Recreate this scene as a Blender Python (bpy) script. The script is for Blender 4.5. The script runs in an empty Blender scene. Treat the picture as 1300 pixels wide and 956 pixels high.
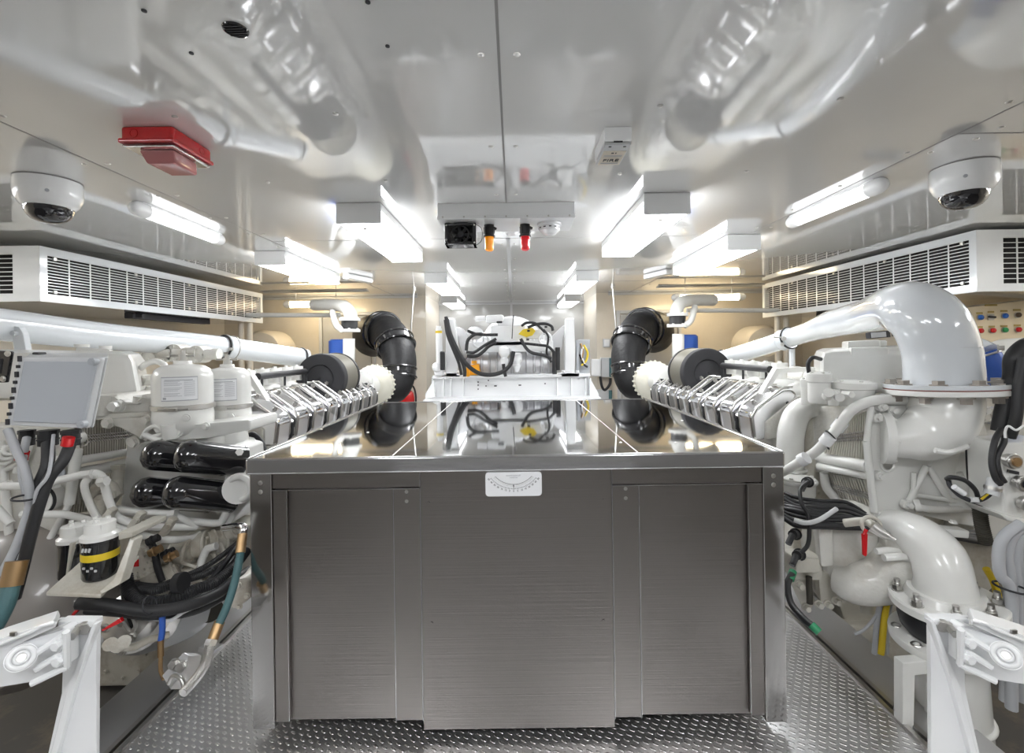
import bpy, bmesh, math, random
from mathutils import Vector, Matrix
random.seed(7)
C = bpy.context.scene.collection
PI = math.pi
# ---------------------------------------------------------------- camera
F = 600.0; VX, VY = 652.0, 442.0; CH = 1.32; ROLL = math.radians(0.8)
CEIL = 2.14
cam_d = bpy.data.cameras.new('camera'); cam = bpy.data.objects.new('camera', cam_d); C.objects.link(cam)
cam_d.sensor_width = 36; cam_d.sensor_fit = 'HORIZONTAL'; cam_d.lens = F*36/1300
cam_d.shift_x = -(VX-650)/1300; cam_d.shift_y = (VY-478)/1300; cam_d.clip_start = 0.02
cam.matrix_world = Matrix.Translation((0, 0, CH)) @ Matrix.Rotation(PI/2, 4, 'X') @ Matrix.Rotation(-ROLL, 4, 'Z')
bpy.context.scene.camera = cam
def W(px, py, D):
    x = (px-VX)*D/F; y = (VY-py)*D/F; c, s = math.cos(ROLL), math.sin(ROLL)
    return Vector((x*c + y*s, D, CH - x*s + y*c))
def onz(px, py, z=CEIL):
    d = W(px, py, 1.0) - Vector((0, 0, CH)); t = (z-CH)/d.z
    return Vector((0, 0, CH)) + d*t
# ---------------------------------------------------------------- materials
def mat(name, col, rough=.5, metal=0, coat=0, emit=None, es=0, bump=None, dirt=0, spec=.5, trans=0, aniso=0, ior=1.45, dirtcol=(.30,.22,.13), dscale=5):
    m = bpy.data.materials.new(name); m.use_nodes = True
    n = m.node_tree.nodes; l = m.node_tree.links; b = n['Principled BSDF']
    b.inputs['Base Color'].default_value = (*col, 1); b.inputs['Roughness'].default_value = rough
    b.inputs['Metallic'].default_value = metal; b.inputs['Coat Weight'].default_value = coat
    b.inputs['Coat Roughness'].default_value = .06; b.inputs['IOR'].default_value = ior
    b.inputs['Specular IOR Level'].default_value = spec
    b.inputs['Transmission Weight'].default_value = trans; b.inputs['Anisotropic'].default_value = aniso
    if emit: b.inputs['Emission Color'].default_value = (*emit, 1); b.inputs['Emission Strength'].default_value = es
    tc = n.new('ShaderNodeTexCoord')
    if dirt:
        nz = n.new('ShaderNodeTexNoise'); nz.inputs['Scale'].default_value = dscale; nz.inputs['Detail'].default_value = 8
        nz.inputs['Roughness'].default_value = .7
        r = n.new('ShaderNodeValToRGB'); r.color_ramp.elements[0].position = .5; r.color_ramp.elements[1].position = .85
        r.color_ramp.elements[0].color = (0, 0, 0, 1); r.color_ramp.elements[1].color = (dirt,)*3+(1,)
        mx = n.new('ShaderNodeMix'); mx.data_type = 'RGBA'
        mx.inputs['A'].default_value = (*col, 1); mx.inputs['B'].default_value = (*dirtcol, 1)
        l.new(tc.outputs['Object'], nz.inputs['Vector']); l.new(nz.outputs['Fac'], r.inputs['Fac'])
        l.new(r.outputs['Color'], mx.inputs['Factor']); l.new(mx.outputs['Result'], b.inputs['Base Color'])
    if bump:
        kind, sc, st = bump
        if kind == 'noise':
            t = n.new('ShaderNodeTexNoise'); t.inputs['Scale'].default_value = sc; t.inputs['Detail'].default_value = 3; src = t.outputs['Fac']
            l.new(tc.outputs['Object'], t.inputs['Vector'])
        elif kind == 'brush':
            mp = n.new('ShaderNodeMapping'); mp.inputs['Scale'].default_value = (1.5, 1.5, 260)
            t = n.new('ShaderNodeTexNoise'); t.inputs['Scale'].default_value = sc; t.inputs['Detail'].default_value = 4; src = t.outputs['Fac']
            l.new(tc.outputs['Object'], mp.inputs['Vector']); l.new(mp.outputs['Vector'], t.inputs['Vector'])
        bp = n.new('ShaderNodeBump'); bp.inputs['Strength'].default_value = st; bp.inputs['Distance'].default_value = .01
        l.new(src, bp.inputs['Height']); l.new(bp.outputs['Normal'], b.inputs['Normal'])
    return m
M = {}
M['paint'] = mat('engine_paint', (.77,.77,.745), .28, coat=.5, dirt=.12, dscale=4)
M['cast'] = mat('rough_cast_paint', (.67,.66,.62), .38, coat=.3, dirt=.5, bump=('noise', 60, .25))
M['dirty_shaded'] = mat('oily_shaded_white_paint', (.55,.53,.47), .4, coat=.3, dirt=.9, bump=('noise', 45, .3), dscale=7)  # oily grime over a greyer base that puts crevice shade into the colour
M['pipe'] = mat('gloss_pipe_paint', (.66,.69,.72), .14, coat=1)
M['white'] = mat('white_enamel', (.86,.87,.88), .25, coat=.4)
M['ceil'] = mat('ceiling_gloss_panel', (.70,.70,.69), .05, spec=.7, coat=1.0, ior=1.55, bump=('noise', 2.2, .009))
M['wall'] = mat('wall_beige_paint', (.68,.62,.52), .3, coat=.3, dirt=.15)
M['wallc'] = mat('wall_pale_gloss', (.42,.42,.41), .15, coat=.7)
M['walld'] = mat('wall_shade_grey', (.26,.255,.25), .5)
M['bilge'] = mat('bilge_paint', (.06,.055,.05), .6, dirt=.5)
M['steel'] = mat('brushed_steel', (.27,.25,.237), .30, metal=1, bump=('brush', 1.0, .10), aniso=.5)
M['steelp'] = mat('polished_post_steel', (.50,.49,.48), .10, metal=1)
M['top'] = mat('mirror_steel_top', (.40,.41,.42), .045, metal=1, bump=('noise', 1.6, .012))
M['chrome'] = mat('chrome', (.80,.80,.82), .07, metal=1)
M['metal'] = mat('bare_metal', (.55,.54,.52), .32, metal=1)
M['alu'] = mat('aluminium_plate', (.62,.62,.63), .36, metal=.85, bump=('noise', 30, .05))
M['fin'] = mat('cooler_fins', (.60,.58,.52), .35, metal=.3, dirt=.4)
M['hull'] = mat('hull_grey_brown', (.24,.22,.205), .35, coat=.3, dirt=.4)
M['edge'] = mat('edging_chrome', (.62,.62,.63), .09, metal=1)
M['boltm'] = mat('bolt_metal', (.36,.33,.30), .4, metal=.8)
M['gasket'] = mat('gasket_dark_red', (.22,.05,.04), .5)
M['core'] = mat('gap_shade_dark_brown', (.05,.045,.035), .7)  # near-black stands in for shade between fins; also plain dark brown on stubs, conduit
M['black'] = mat('black_gloss', (.010,.010,.012), .12, coat=1)
M['rubber'] = mat('black_rubber', (.022,.022,.024), .48)
M['lag'] = mat('black_lagging', (.012,.012,.013), .5, spec=.3, bump=('noise', 22, .5))
M['foam'] = mat('filter_foam', (.026,.026,.029), .75)
M['mesh'] = mat('filter_gauze', (.17,.16,.13), .5, metal=.4)
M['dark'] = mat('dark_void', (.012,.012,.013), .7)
M['grey'] = mat('grey_enamel', (.40,.42,.45), .3, coat=.3)
M['lgrey'] = mat('light_grey_plastic', (.55,.56,.57), .35)
M['red'] = mat('red_plastic', (.55,.012,.016), .25, coat=.6)
M['amber'] = mat('amber_lens', (.95,.34,.01), .12, coat=1, emit=(1,.3,.0), es=.25)
M['redlens'] = mat('red_lens', (.7,.01,.02), .12, coat=1, emit=(.9,.01,.02), es=.15)
M['blue'] = mat('blue_hose', (.03,.10,.42), .35)
M['teal'] = mat('teal_hose', (.055,.13,.14), .5, bump=('noise', 120, .2))
M['green'] = mat('green_heatshrink', (.02,.23,.10), .4)
M['brass'] = mat('brass', (.38,.25,.13), .35, metal=.9)
M['yellow'] = mat('yellow_paint', (.75,.55,.03), .4)
M['orange'] = mat('orange_paint', (.90,.40,.02), .4)
M['hosegrey'] = mat('grey_conduit', (.42,.43,.45), .5)
M['cream'] = mat('cream_panel', (.80,.68,.48), .35, coat=.3)
M['label'] = mat('label_white', (.85,.86,.88), .35)
M['ink'] = mat('ink', (.03,.03,.035), .6)
M['inkg'] = mat('ink_grey', (.42,.43,.46), .6)
M['tag'] = mat('tag_ochre', (.42,.30,.08), .5)
M['clear'] = mat('clear_lens', (.93,.90,.90), .03, trans=1, ior=1.2)
M['smoke'] = mat('smoked_dome', (.012,.012,.016), .04, coat=1)
M['lamp'] = mat('lamp_diffuser', (.9,.9,.9), .4, emit=(.97,.985,1), es=17)
M['lampf'] = mat('lamp_diffuser_far', (.9,.9,.9), .4, emit=(.97,.985,1), es=5)
M['redclear'] = mat('red_tinted_lens', (.75,.30,.30), .12, trans=.45, ior=1.25, coat=.5)
M['creamcast'] = mat('cream_cast', (.66,.64,.55), .4, bump=('noise', 50, .3))
M['lampw'] = mat('warm_lamp_diffuser', (.9,.85,.7), .4, emit=(1,.80,.50), es=20)
M['lampt'] = mat('tube_lamp_diffuser', (.8,.8,.8), .3, emit=(.97,.98,1), es=1.3)
M['pblue'] = mat('button_blue', (.02,.12,.45), .3); M['pgreen'] = mat('button_green', (.02,.25,.08), .3)
M['pyel'] = mat('button_yellow', (.6,.4,.02), .3); M['pbrown'] = mat('button_brown', (.08,.05,.03), .3)
def tread():
    m = mat('diamond_plate', (.70,.70,.71), .33, metal=.9)
    n = m.node_tree.nodes; l = m.node_tree.links; b = n['Principled BSDF']
    tc = n.new('ShaderNodeTexCoord'); hs = []
    for k, ang in enumerate((.6, -.97)):
        mp = n.new('ShaderNodeMapping'); mp.inputs['Rotation'].default_value = (0, 0, ang); mp.inputs['Scale'].default_value = (1, 1, 1)
        sp = n.new('ShaderNodeSeparateXYZ'); l.new(tc.outputs['Object'], mp.inputs['Vector']); l.new(mp.outputs['Vector'], sp.inputs['Vector'])
        ps = []
        for ax, fr in (('X', 110.), ('Y', 260.)):
            a = n.new('ShaderNodeMath'); a.operation = 'MULTIPLY'; a.inputs[1].default_value = fr; l.new(sp.outputs[ax], a.inputs[0])
            s = n.new('ShaderNodeMath'); s.operation = 'SINE'; l.new(a.outputs[0], s.inputs[0]); ps.append(s)
        p = n.new('ShaderNodeMath'); p.operation = 'MULTIPLY'; l.new(ps[0].outputs[0], p.inputs[0]); l.new(ps[1].outputs[0], p.inputs[1])
        if k == 0: hs.append(p); break
    r = n.new('ShaderNodeMapRange'); r.inputs[1].default_value = .35; r.inputs[2].default_value = .75; l.new(hs[0].outputs[0], r.inputs[0])
    bp = n.new('ShaderNodeBump'); bp.inputs['Strength'].default_value = .9; bp.inputs['Distance'].default_value = .004
    l.new(r.outputs[0], bp.inputs['Height']); l.new(bp.outputs['Normal'], b.inputs['Normal'])
    return m
M['tread'] = tread()
# ---------------------------------------------------------------- geometry helpers
V = Vector
def nb(): return bmesh.new()
def frame(d):
    d = d.normalized(); u = d.orthogonal().normalized()
    if abs(d.z) < .95: u = V((0,0,1)).cross(d).normalized()
    return u, d.cross(u).normalized(), d
def box(bm, c, s, rot=None, bev=0, seg=2):
    m = Matrix.Translation(V(c)) @ (rot.to_4x4() if rot else Matrix.Identity(4)) @ Matrix.Diagonal((s[0], s[1], s[2], 1))
    r = bmesh.ops.create_cube(bm, size=1, matrix=m)
    if bev:
        es = list({e for v in r['verts'] for e in v.link_edges})
        bmesh.ops.bevel(bm, geom=es, offset=bev, segments=seg, affect='EDGES', profile=.5)
    return bm
def bb(bm, a, b, bev=0, seg=2):
    a, b = V(a), V(b); return box(bm, (a+b)/2, [abs(b[i]-a[i]) for i in range(3)], None, bev, seg)
def hexa(bm, q, vec, bev=0):
    """four front corners pushed back along vec"""
    q = [V(p) for p in q]; vec = V(vec)
    vs = [bm.verts.new(p) for p in q] + [bm.verts.new(p+vec) for p in q]
    f = [bm.faces.new(vs[0:4]), bm.faces.new(vs[7:3:-1])]
    for i in range(4):
        j = (i+1) % 4; f.append(bm.faces.new((vs[j], vs[i], vs[4+i], vs[4+j])))
    if bev:
        es = list({e for v in vs for e in v.link_edges}); bmesh.ops.bevel(bm, geom=es, offset=bev, segments=2, affect='EDGES', profile=.5)
    return bm
def prism(bm, pts, vec, bev=0):
    pts = [V(p) for p in pts]; vec = V(vec); n = len(pts)
    a = [bm.verts.new(p) for p in pts]; b = [bm.verts.new(p+vec) for p in pts]
    bm.faces.new(a); bm.faces.new(b[::-1])
    for i in range(n):
        j = (i+1) % n; bm.faces.new((a[j], a[i], b[i], b[j]))
    if bev:
        bmesh.ops.bevel(bm, geom=list({e for v in a+b for e in v.link_edges}), offset=bev, segments=2, affect='EDGES', profile=.5)
    return bm
def rings(bm, cs, rs, frames, n, cap=True):
    prev = None
    first = None
    for c, r, (u, v) in zip(cs, rs, frames):
        ring = [bm.verts.new(c + (u*math.cos(2*PI*k/n) + v*math.sin(2*PI*k/n))*r) for k in range(n)]
        if prev:
            for k in range(n): bm.faces.new((prev[k], prev[(k+1) % n], ring[(k+1) % n], ring[k]))
        else: first = ring
        prev = ring
    if cap:
        bm.faces.new(first[::-1]); bm.faces.new(prev)
    return bm
def cyl(bm, a, b, r, r2=None, n=20):
    a, b = V(a), V(b); u, v, d = frame(b-a); return rings(bm, [a, b], [r, r if r2 is None else r2], [(u, v)]*2, n)
def lathe(bm, p, d, prof, n=28):
    """prof: (radius, height along d)"""
    p = V(p); u, v, d = frame(V(d)); return rings(bm, [p+d*h for r, h in prof], [max(r, 1e-4) for r, h in prof], [(u, v)]*len(prof), n)
def spline(pts, rs, k=6):
    if len(pts) < 3: return pts, rs
    P = [pts[0]*2-pts[1]] + pts + [pts[-1]*2-pts[-2]]; out = []; ro = []
    for i in range(1, len(P)-2):
        for t in range(k):
            t /= k; a, b, c, d = P[i-1:i+3]
            out.append(.5*((2*b)+(c-a)*t+(2*a-5*b+4*c-d)*t*t+(3*b-3*c+d-a)*t**3)); ro.append(rs[i-1]*(1-t)+rs[i]*t)
    return out+[pts[-1]], ro+[rs[-1]]
def tube(bm, pts, r, n=12, k=6, ribs=0):
    pts = [V(p) for p in pts]; rs = list(r) if isinstance(r, (list, tuple)) else [r]*len(pts)
    pts, rs = spline(pts, rs, k) if k > 1 else (pts, rs)
    if ribs:                                   # corrugated: resample evenly and alternate the radius
        L = [0]
        for a, b in zip(pts, pts[1:]): L.append(L[-1]+(b-a).length)
        N = min(150, max(4, int(L[-1]/ribs)))*2; q = []; qr = []; j = 0
        for i in range(N+1):
            s = L[-1]*i/N
            while j < len(L)-2 and L[j+1] < s: j += 1
            t = (s-L[j])/max(1e-6, L[j+1]-L[j]); q.append(pts[j].lerp(pts[j+1], t)); qr.append(rs[j]*(1.06 if i % 2 else .88))
        pts, rs = q, qr
    fr = []; u = None
    for i, p in enumerate(pts):
        d = (pts[min(i+1, len(pts)-1)]-pts[max(i-1, 0)]).normalized()
        if u is None: u = frame(d)[0]
        u = (u - d*u.dot(d)); u = u.normalized() if u.length > 1e-6 else frame(d)[0]
        fr.append((u, d.cross(u)))
    return rings(bm, pts, rs, fr, n)
def torus(bm, c, d, R, r, n=32, m=10):
    c = V(c); u, v, d = frame(V(d)); vs = []
    for i in range(n):
        a = 2*PI*i/n; e = u*math.cos(a)+v*math.sin(a)
        vs.append([bm.verts.new(c+e*(R+r*math.cos(2*PI*k/m))+d*r*math.sin(2*PI*k/m)) for k in range(m)])
    for i in range(n):
        for k in range(m): bm.faces.new((vs[i][k], vs[(i+1) % n][k], vs[(i+1) % n][(k+1) % m], vs[i][(k+1) % m]))
    return bm
def ball(bm, c, r, sq=(1,1,1), n=20):
    bmesh.ops.create_uvsphere(bm, u_segments=n, v_segments=n//2, radius=r, matrix=Matrix.Translation(V(c)) @ Matrix.Diagonal((*sq, 1))); return bm
def hexbolt(bm, p, d, r=.01, h=.008): 
    p = V(p); d = V(d).normalized(); cyl(bm, p, p+d*h*.3, r*1.35, n=14); return cyl(bm, p+d*h*.3, p+d*h*1.3, r, n=6)
def boltring(bm, c, d, R, n, r=.009, h=.008, a0=0):
    u, v, w = frame(V(d))
    for k in range(n):
        a = a0+2*PI*k/n; hexbolt(bm, V(c)+(u*math.cos(a)+v*math.sin(a))*R, w, r, h)
    return bm
ORG = {}
SPLIT = {'flange_bolt','cover_bolt','casting_bolt','clip','arm_bolt','hinge_screw','panel_screw','top_screw','screw','bolt','clamp_bolt','clamp_ring','hose_clamp','knockout','weld_seam','lagging_band','tank_lid','gasket_ring','bolt_hole','flange','hinge','slot'}
def clusters(bm, pad=.0015):
    """vertex sets of pieces that touch or nearly touch"""
    bm.verts.ensure_lookup_table(); seen = set(); isl = []
    for v in bm.verts:
        if v.index in seen: continue
        st = [v]; seen.add(v.index); g = []
        while st:
            x = st.pop(); g.append(x)
            for e in x.link_edges:
                o = e.other_vert(x)
                if o.index not in seen: seen.add(o.index); st.append(o)
        isl.append([g, [min(c.co[i] for c in g)-pad for i in range(3)], [max(c.co[i] for c in g)+pad for i in range(3)]])
    ch = True
    while ch:
        ch = False
        for i in range(len(isl)):
            for j in range(len(isl)-1, i, -1):
                a, b = isl[i], isl[j]
                if all(a[1][k] <= b[2][k] and b[1][k] <= a[2][k] for k in range(3)):
                    isl[i] = [a[0]+b[0], [min(a[1][k], b[1][k]) for k in range(3)], [max(a[2][k], b[2][k]) for k in range(3)]]; isl.pop(j); ch = True
    return [g for g, _, _ in isl]
def obj(name, bm, m, parent=None, ang=38):
    if name in SPLIT and parent is not None:
        bm.verts.index_update(); cl = clusters(bm)
        if len(cl) > 1:
            out = None
            for g in cl:
                nbm = nb(); mp = {}
                for v in g: mp[v.index] = nbm.verts.new(v.co)
                fs = {f for v in g for f in v.link_faces}
                for f in fs: nbm.faces.new([mp[v.index] for v in f.verts])
                out = obj_(name, nbm, m, parent, ang)
            bm.free(); return out
    return obj_(name, bm, m, parent, ang)
def obj_(name, bm, m, parent=None, ang=38):
    me = bpy.data.meshes.new(name); bmesh.ops.recalc_face_normals(bm, faces=bm.faces[:])
    o = bpy.data.objects.new(name, me); C.objects.link(o)
    org = V((0,0,0))
    if parent is not None: org = ORG.get(parent.name, org); o.parent = parent
    else:
        xs = [v.co for v in bm.verts]; mn = V([min(c[i] for c in xs) for i in range(3)]); mxx = V([max(c[i] for c in xs) for i in range(3)])
        org = V(((mn.x+mxx.x)/2, (mn.y+mxx.y)/2, mn.z)); o.location = org
    ORG[o.name] = org
    bmesh.ops.translate(bm, verts=bm.verts[:], vec=-org)
    bm.to_mesh(me); bm.free()
    for p in me.polygons: p.use_smooth = True
    me.set_sharp_from_angle(angle=math.radians(ang))
    me.materials.append(M[m] if isinstance(m, str) else m)
    wn = o.modifiers.new('weighted_normal', 'WEIGHTED_NORMAL'); wn.keep_sharp = True; wn.weight = 60
    return o
def tag(o, label, cat, group=None):
    o['label'] = label; o['category'] = cat
    if group: o['group'] = group
    return o
def thing(name, label, cat, loc, group=None):
    o = bpy.data.objects.new(name, None); o.empty_display_size = .1; C.objects.link(o); o.location = V(loc); ORG[o.name] = V(loc)
    return tag(o, label, cat, group)
def struct(name, bm, m): 
    o = obj(name, bm, m); o['kind'] = 'structure'; return o
def dup(root, loc, label, group=None):
    r = root.copy(); C.objects.link(r); r.location = V(loc); r['label'] = label; ORG[r.name] = V(loc)
    if group: r['group'] = group
    for ch in list(root.children):
        c = ch.copy(); C.objects.link(c); c.parent = r
        for g in list(ch.children):
            d = g.copy(); C.objects.link(d); d.parent = c
    return r
def text(s, size, loc, right, up, m, parent, name='lettering', depth=.0006, align='CENTER'):
    cu = bpy.data.curves.new(name, 'FONT'); cu.body = s; cu.size = size; cu.align_x = align; cu.align_y = 'CENTER'; cu.extrude = depth
    t = bpy.data.objects.new(name, cu); C.objects.link(t)
    dg = bpy.context.evaluated_depsgraph_get(); me = bpy.data.meshes.new_from_object(t.evaluated_get(dg))
    bpy.data.objects.remove(t); bpy.data.curves.remove(cu)
    r = V(right).normalized(); u = V(up).normalized(); w = r.cross(u)
    mt = Matrix((r, u, w)).transposed().to_4x4(); mt.translation = V(loc)-ORG.get(parent.name, V((0,0,0))); me.transform(mt)
    o = bpy.data.objects.new(name, me); C.objects.link(o); o.parent = parent; me.materials.clear(); me.materials.append(M[m]); return o
def PL(*a):
    """polyline of (px, py, D)"""
    return [W(*p) for p in a]
def hose(name, pts, r, m, label, cat, group=None, ribs=0, n=10, parent=None):
    o = obj(name, tube(nb(), pts, r, n=n, ribs=ribs), m, parent)
    if parent is None: tag(o, label, cat, group)
    return o
# ---------------------------------------------------------------- setting
YB, YF, XW = 8.5, -2.2, 4.4
struct('ceiling', bb(nb(), (-XW, YF, CEIL), (XW, YB, CEIL+.06)), 'ceil')
struct('floor', bb(nb(), (-1.32, YF, -.05), (1.32, 7.2, 0)), 'tread')
struct('floor', bb(nb(), (-XW, YF, -.45), (XW, YB, -.40)), 'bilge')
struct('wall_left', bb(nb(), (-XW-.06, YF, -.4), (-XW, YB, CEIL)), 'wall')
struct('wall_right', bb(nb(), (XW, YF, -.4), (XW+.06, YB, CEIL)), 'wall')
b = bb(nb(), (-1.45, YB, -.4), (1.45, YB+.06, CEIL)); struct('wall_back', b, 'wallc')
for s, nm in ((-1, 'wall_back_left'), (1, 'wall_back_right')):
    bm = nb(); xi = 1.33 if s < 0 else 1.27; bb(bm, (s*xi, 7.2, -.4), (s*XW, 7.26, CEIL)); bb(bm, (s*xi, 7.26, -.4), (s*(xi+.06), YB, CEIL)); struct(nm, bm, 'wall')
struct('wall_front', bb(nb(), (-XW, YF-.06, -.4), (XW, YF, CEIL)), 'walld')
# ceiling seams with their screws
def seam(a, b, w=.007):
    bm = nb(); a, b = V(a), V(b); d = (b-a).normalized(); u = V((d.y, -d.x, 0))
    hexa(bm, [a-u*w, a+u*w, b+u*w, b-u*w], (0, 0, -.0015)); L = (b-a).length
    return bm, a, d, u, L
def seam_with_screws(nm, a, b, step=.42):
    bm, a, d, u, L = seam(a, b, .004); o = struct(nm, bm, 'walld')
    sc = nb(); t = .12
    while t < L:
        for k in (-1, 1):
            p = a + d*t + u*.05*k; lathe(sc, p, (0,0,-1), [(.011,0),(.010,.003),(.005,.005),(.001,.0055)], 10)
        t += step
    obj('screw_heads', sc, 'metal', o)
z = CEIL
seam_with_screws('trim_1', (-.03, -.6, z), (-.03, YB, z), .6)
seam_with_screws('trim_2', (-1.79, -.6, z), (-1.79, YB-1.3, z))
seam_with_screws('trim_3', (1.76, -.6, z), (1.76, YB-1.3, z))
seam_with_screws('trim_4', (-1.79, 3.52, z), (1.76, 3.52, z), .9)
seam_with_screws('trim_5', (-1.79, 5.9, z), (1.76, 5.9, z), .9)
seam_with_screws('trim_6', (1.76, 1.86, z), (XW, 1.86, z), .9)
# centre cover strip on the ceiling down to the back wall
b = bb(nb(), (-.045, 3.52, CEIL-.006), (-.015, YB, CEIL-.001)); bb(b, (-.05, YB-.006, 1.0), (-.01, YB-.001, CEIL)); struct('trim_7', b, 'lgrey')
# skirting trims where back wall meets ceiling
for i, (x0, x1, y) in enumerate(((-1.45, 1.45, YB), (-XW, -1.45, 7.2), (1.45, XW, 7.2))):
    struct('trim_%d' % (8+i), bb(nb(), (x0, y-.03, CEIL-.035), (x1, y-.001, CEIL-.001), .008), 'lgrey')
# recessed door on the back wall right of the gearbox
def door(n, x0, x1, z0, z1, y):
    bm = nb(); w = .05
    bb(bm, (x0-w, y-.04, z0), (x0, y-.001, z1+w), .008); bb(bm, (x1, y-.04, z0), (x1+w, y-.001, z1+w), .008); bb(bm, (x0, y-.04, z1), (x1, y-.001, z1+w), .008)
    o = struct('door_%d' % n, bb(nb(), (x0+.01, y-.03, z0+.01), (x1-.01, y-.001, z1-.01), .01), 'wallc')
    obj('door_frame', bm, 'lgrey', o)
    h = nb(); tube(h, [V((x0+.1, y-.03, 1.0)), V((x0+.1, y-.09, 1.0)), V((x0+.22, y-.09, 1.0))], .012, k=1); cyl(h, (x0+.1, y-.035, 1.0), (x0+.1, y-.028, 1.0), .03); obj('door_handle', h, 'metal', o)
door(1, 1.62, 2.5, 0, 1.82, 7.2)
door(2, -2.9, -2.15, 0, 1.85, 7.2)

# ---------------------------------------------------------------- ceiling light fixtures
def box_lamp(loc, label, group, m='lamp'):
    t = thing('ceiling_light', label, 'ceiling light', loc, group)
    x, y, z = loc; w, L, h = .24, 1.2, .115
    bm = bb(nb(), (x-w/2-.004, y, z-.045), (x+w/2+.004, y+L, z), .006); obj('housing', bm, 'white', t)
    for yy in (y-.004, y+L-.016):
        bm = nb(); bb(bm, (x-w/2-.006, yy, z-h-.002), (x+w/2+.006, yy+.02, z-.002), .008); obj('end_cap', bm, 'white', t)
    obj('diffuser', bb(nb(), (x-w/2, y+.018, z-h), (x+w/2, y+L-.018, z-.046), .02, 3), m, t)
    bm = bb(nb(), (x-.012, y+.10, z-h-.004), (x+.012, y+.14, z-h+.004), .003); obj('clip', bm, 'metal', t)
    return t
G = 'box shaped fluorescent ceiling lights'
l0 = box_lamp((-.85, 2.62, CEIL), 'large box fluorescent light on ceiling left of the amber beacon, bright diffuser', G)
dup(l0, (.83, 2.52, CEIL), 'large box fluorescent light on ceiling right of the white detector', G)
dup(l0, (-.82, 5.05, CEIL), 'middle box light on ceiling behind the large left one, above gearbox cables', G)
dup(l0, (.80, 5.05, CEIL), 'middle box light on ceiling behind the large right one, above gearbox', G)
l1 = box_lamp((-.98, 7.25, CEIL), 'small distant box light touching back wall, left of the centre strip', G, 'lampf')
dup(l1, (.92, 7.25, CEIL), 'small distant box light touching back wall, right of the centre strip', G)
dup(l0, (-1.97, 3.84, CEIL), 'box light on ceiling beside the far end of the left air grille', G)
dup(l0, (1.72, 3.50, CEIL), 'box light on ceiling beside the far end of the right air grille', G)
for x, y in ((-.85, -.9), (.83, -.9), (-2.9, -1.2), (2.9, -1.2)):
    dup(l0, (x, y, CEIL), 'box light on the ceiling behind the viewer', G)
def tube_lamp(a, b, label, r=.055, m='lampt', drop=.045):
    a, b = V(a), V(b); t = thing('tube_light', label, 'tube light', (a+b)/2); d = (b-a).normalized(); up = V((0,0,-drop))
    for p, s in ((a, -1), (b, 1)):
        e = nb(); lathe(e, p+up-d*s*.05, d*s, [(r,0),(r*1.06,.02),(r*1.02,.06),(r*.8,.085),(r*.45,.1),(.001,.104)], 24); obj('end_cap', e, 'white', t)
    g = nb(); cyl(g, a+up, b+up, r*.94, n=28); obj('diffuser', g, m, t)
    if a.z < CEIL-.05:
        for f in (.15, .85):
            p = a.lerp(b, f); obj('hanger', cyl(nb(), p, (p.x, p.y, CEIL), .008, n=8), 'metal', t)
    bb_ = nb(); u = V((d.y, -d.x, 0))
    hexa(bb_, [a-u*r*.7, a+u*r*.7, b+u*r*.7, b-u*r*.7], (0,0,-drop)); obj('base_strip', bb_, 'white', t)
    return t
tube_lamp((-2.02, 2.56, CEIL), (-2.04, 3.28, CEIL), 'round ended tube light on ceiling above the left air grille, beyond red sounder', .04, drop=.036)
tube_lamp((1.83, 2.36, CEIL), (1.80, 3.02, CEIL), 'round ended tube light on ceiling above the right air grille', .04, drop=.036)
tube_lamp((-3.15, 6.6, 2.02), (-2.35, 6.6, 2.02), 'warm glowing tube light at the back left, over the brown wall', .05, 'lampw')
tube_lamp((2.2, 6.4, 2.02), (3.1, 6.4, 2.02), 'warm glowing tube light at the back right, beside white bent pipe', .05, 'lampw')
for x in (-3.9, 3.9):  # unseen lamps added for neutral light at the sides
    dup(l0, (x, 1.4, CEIL), 'added box light on the ceiling, out of view beside the near end of an engine', G)

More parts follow.
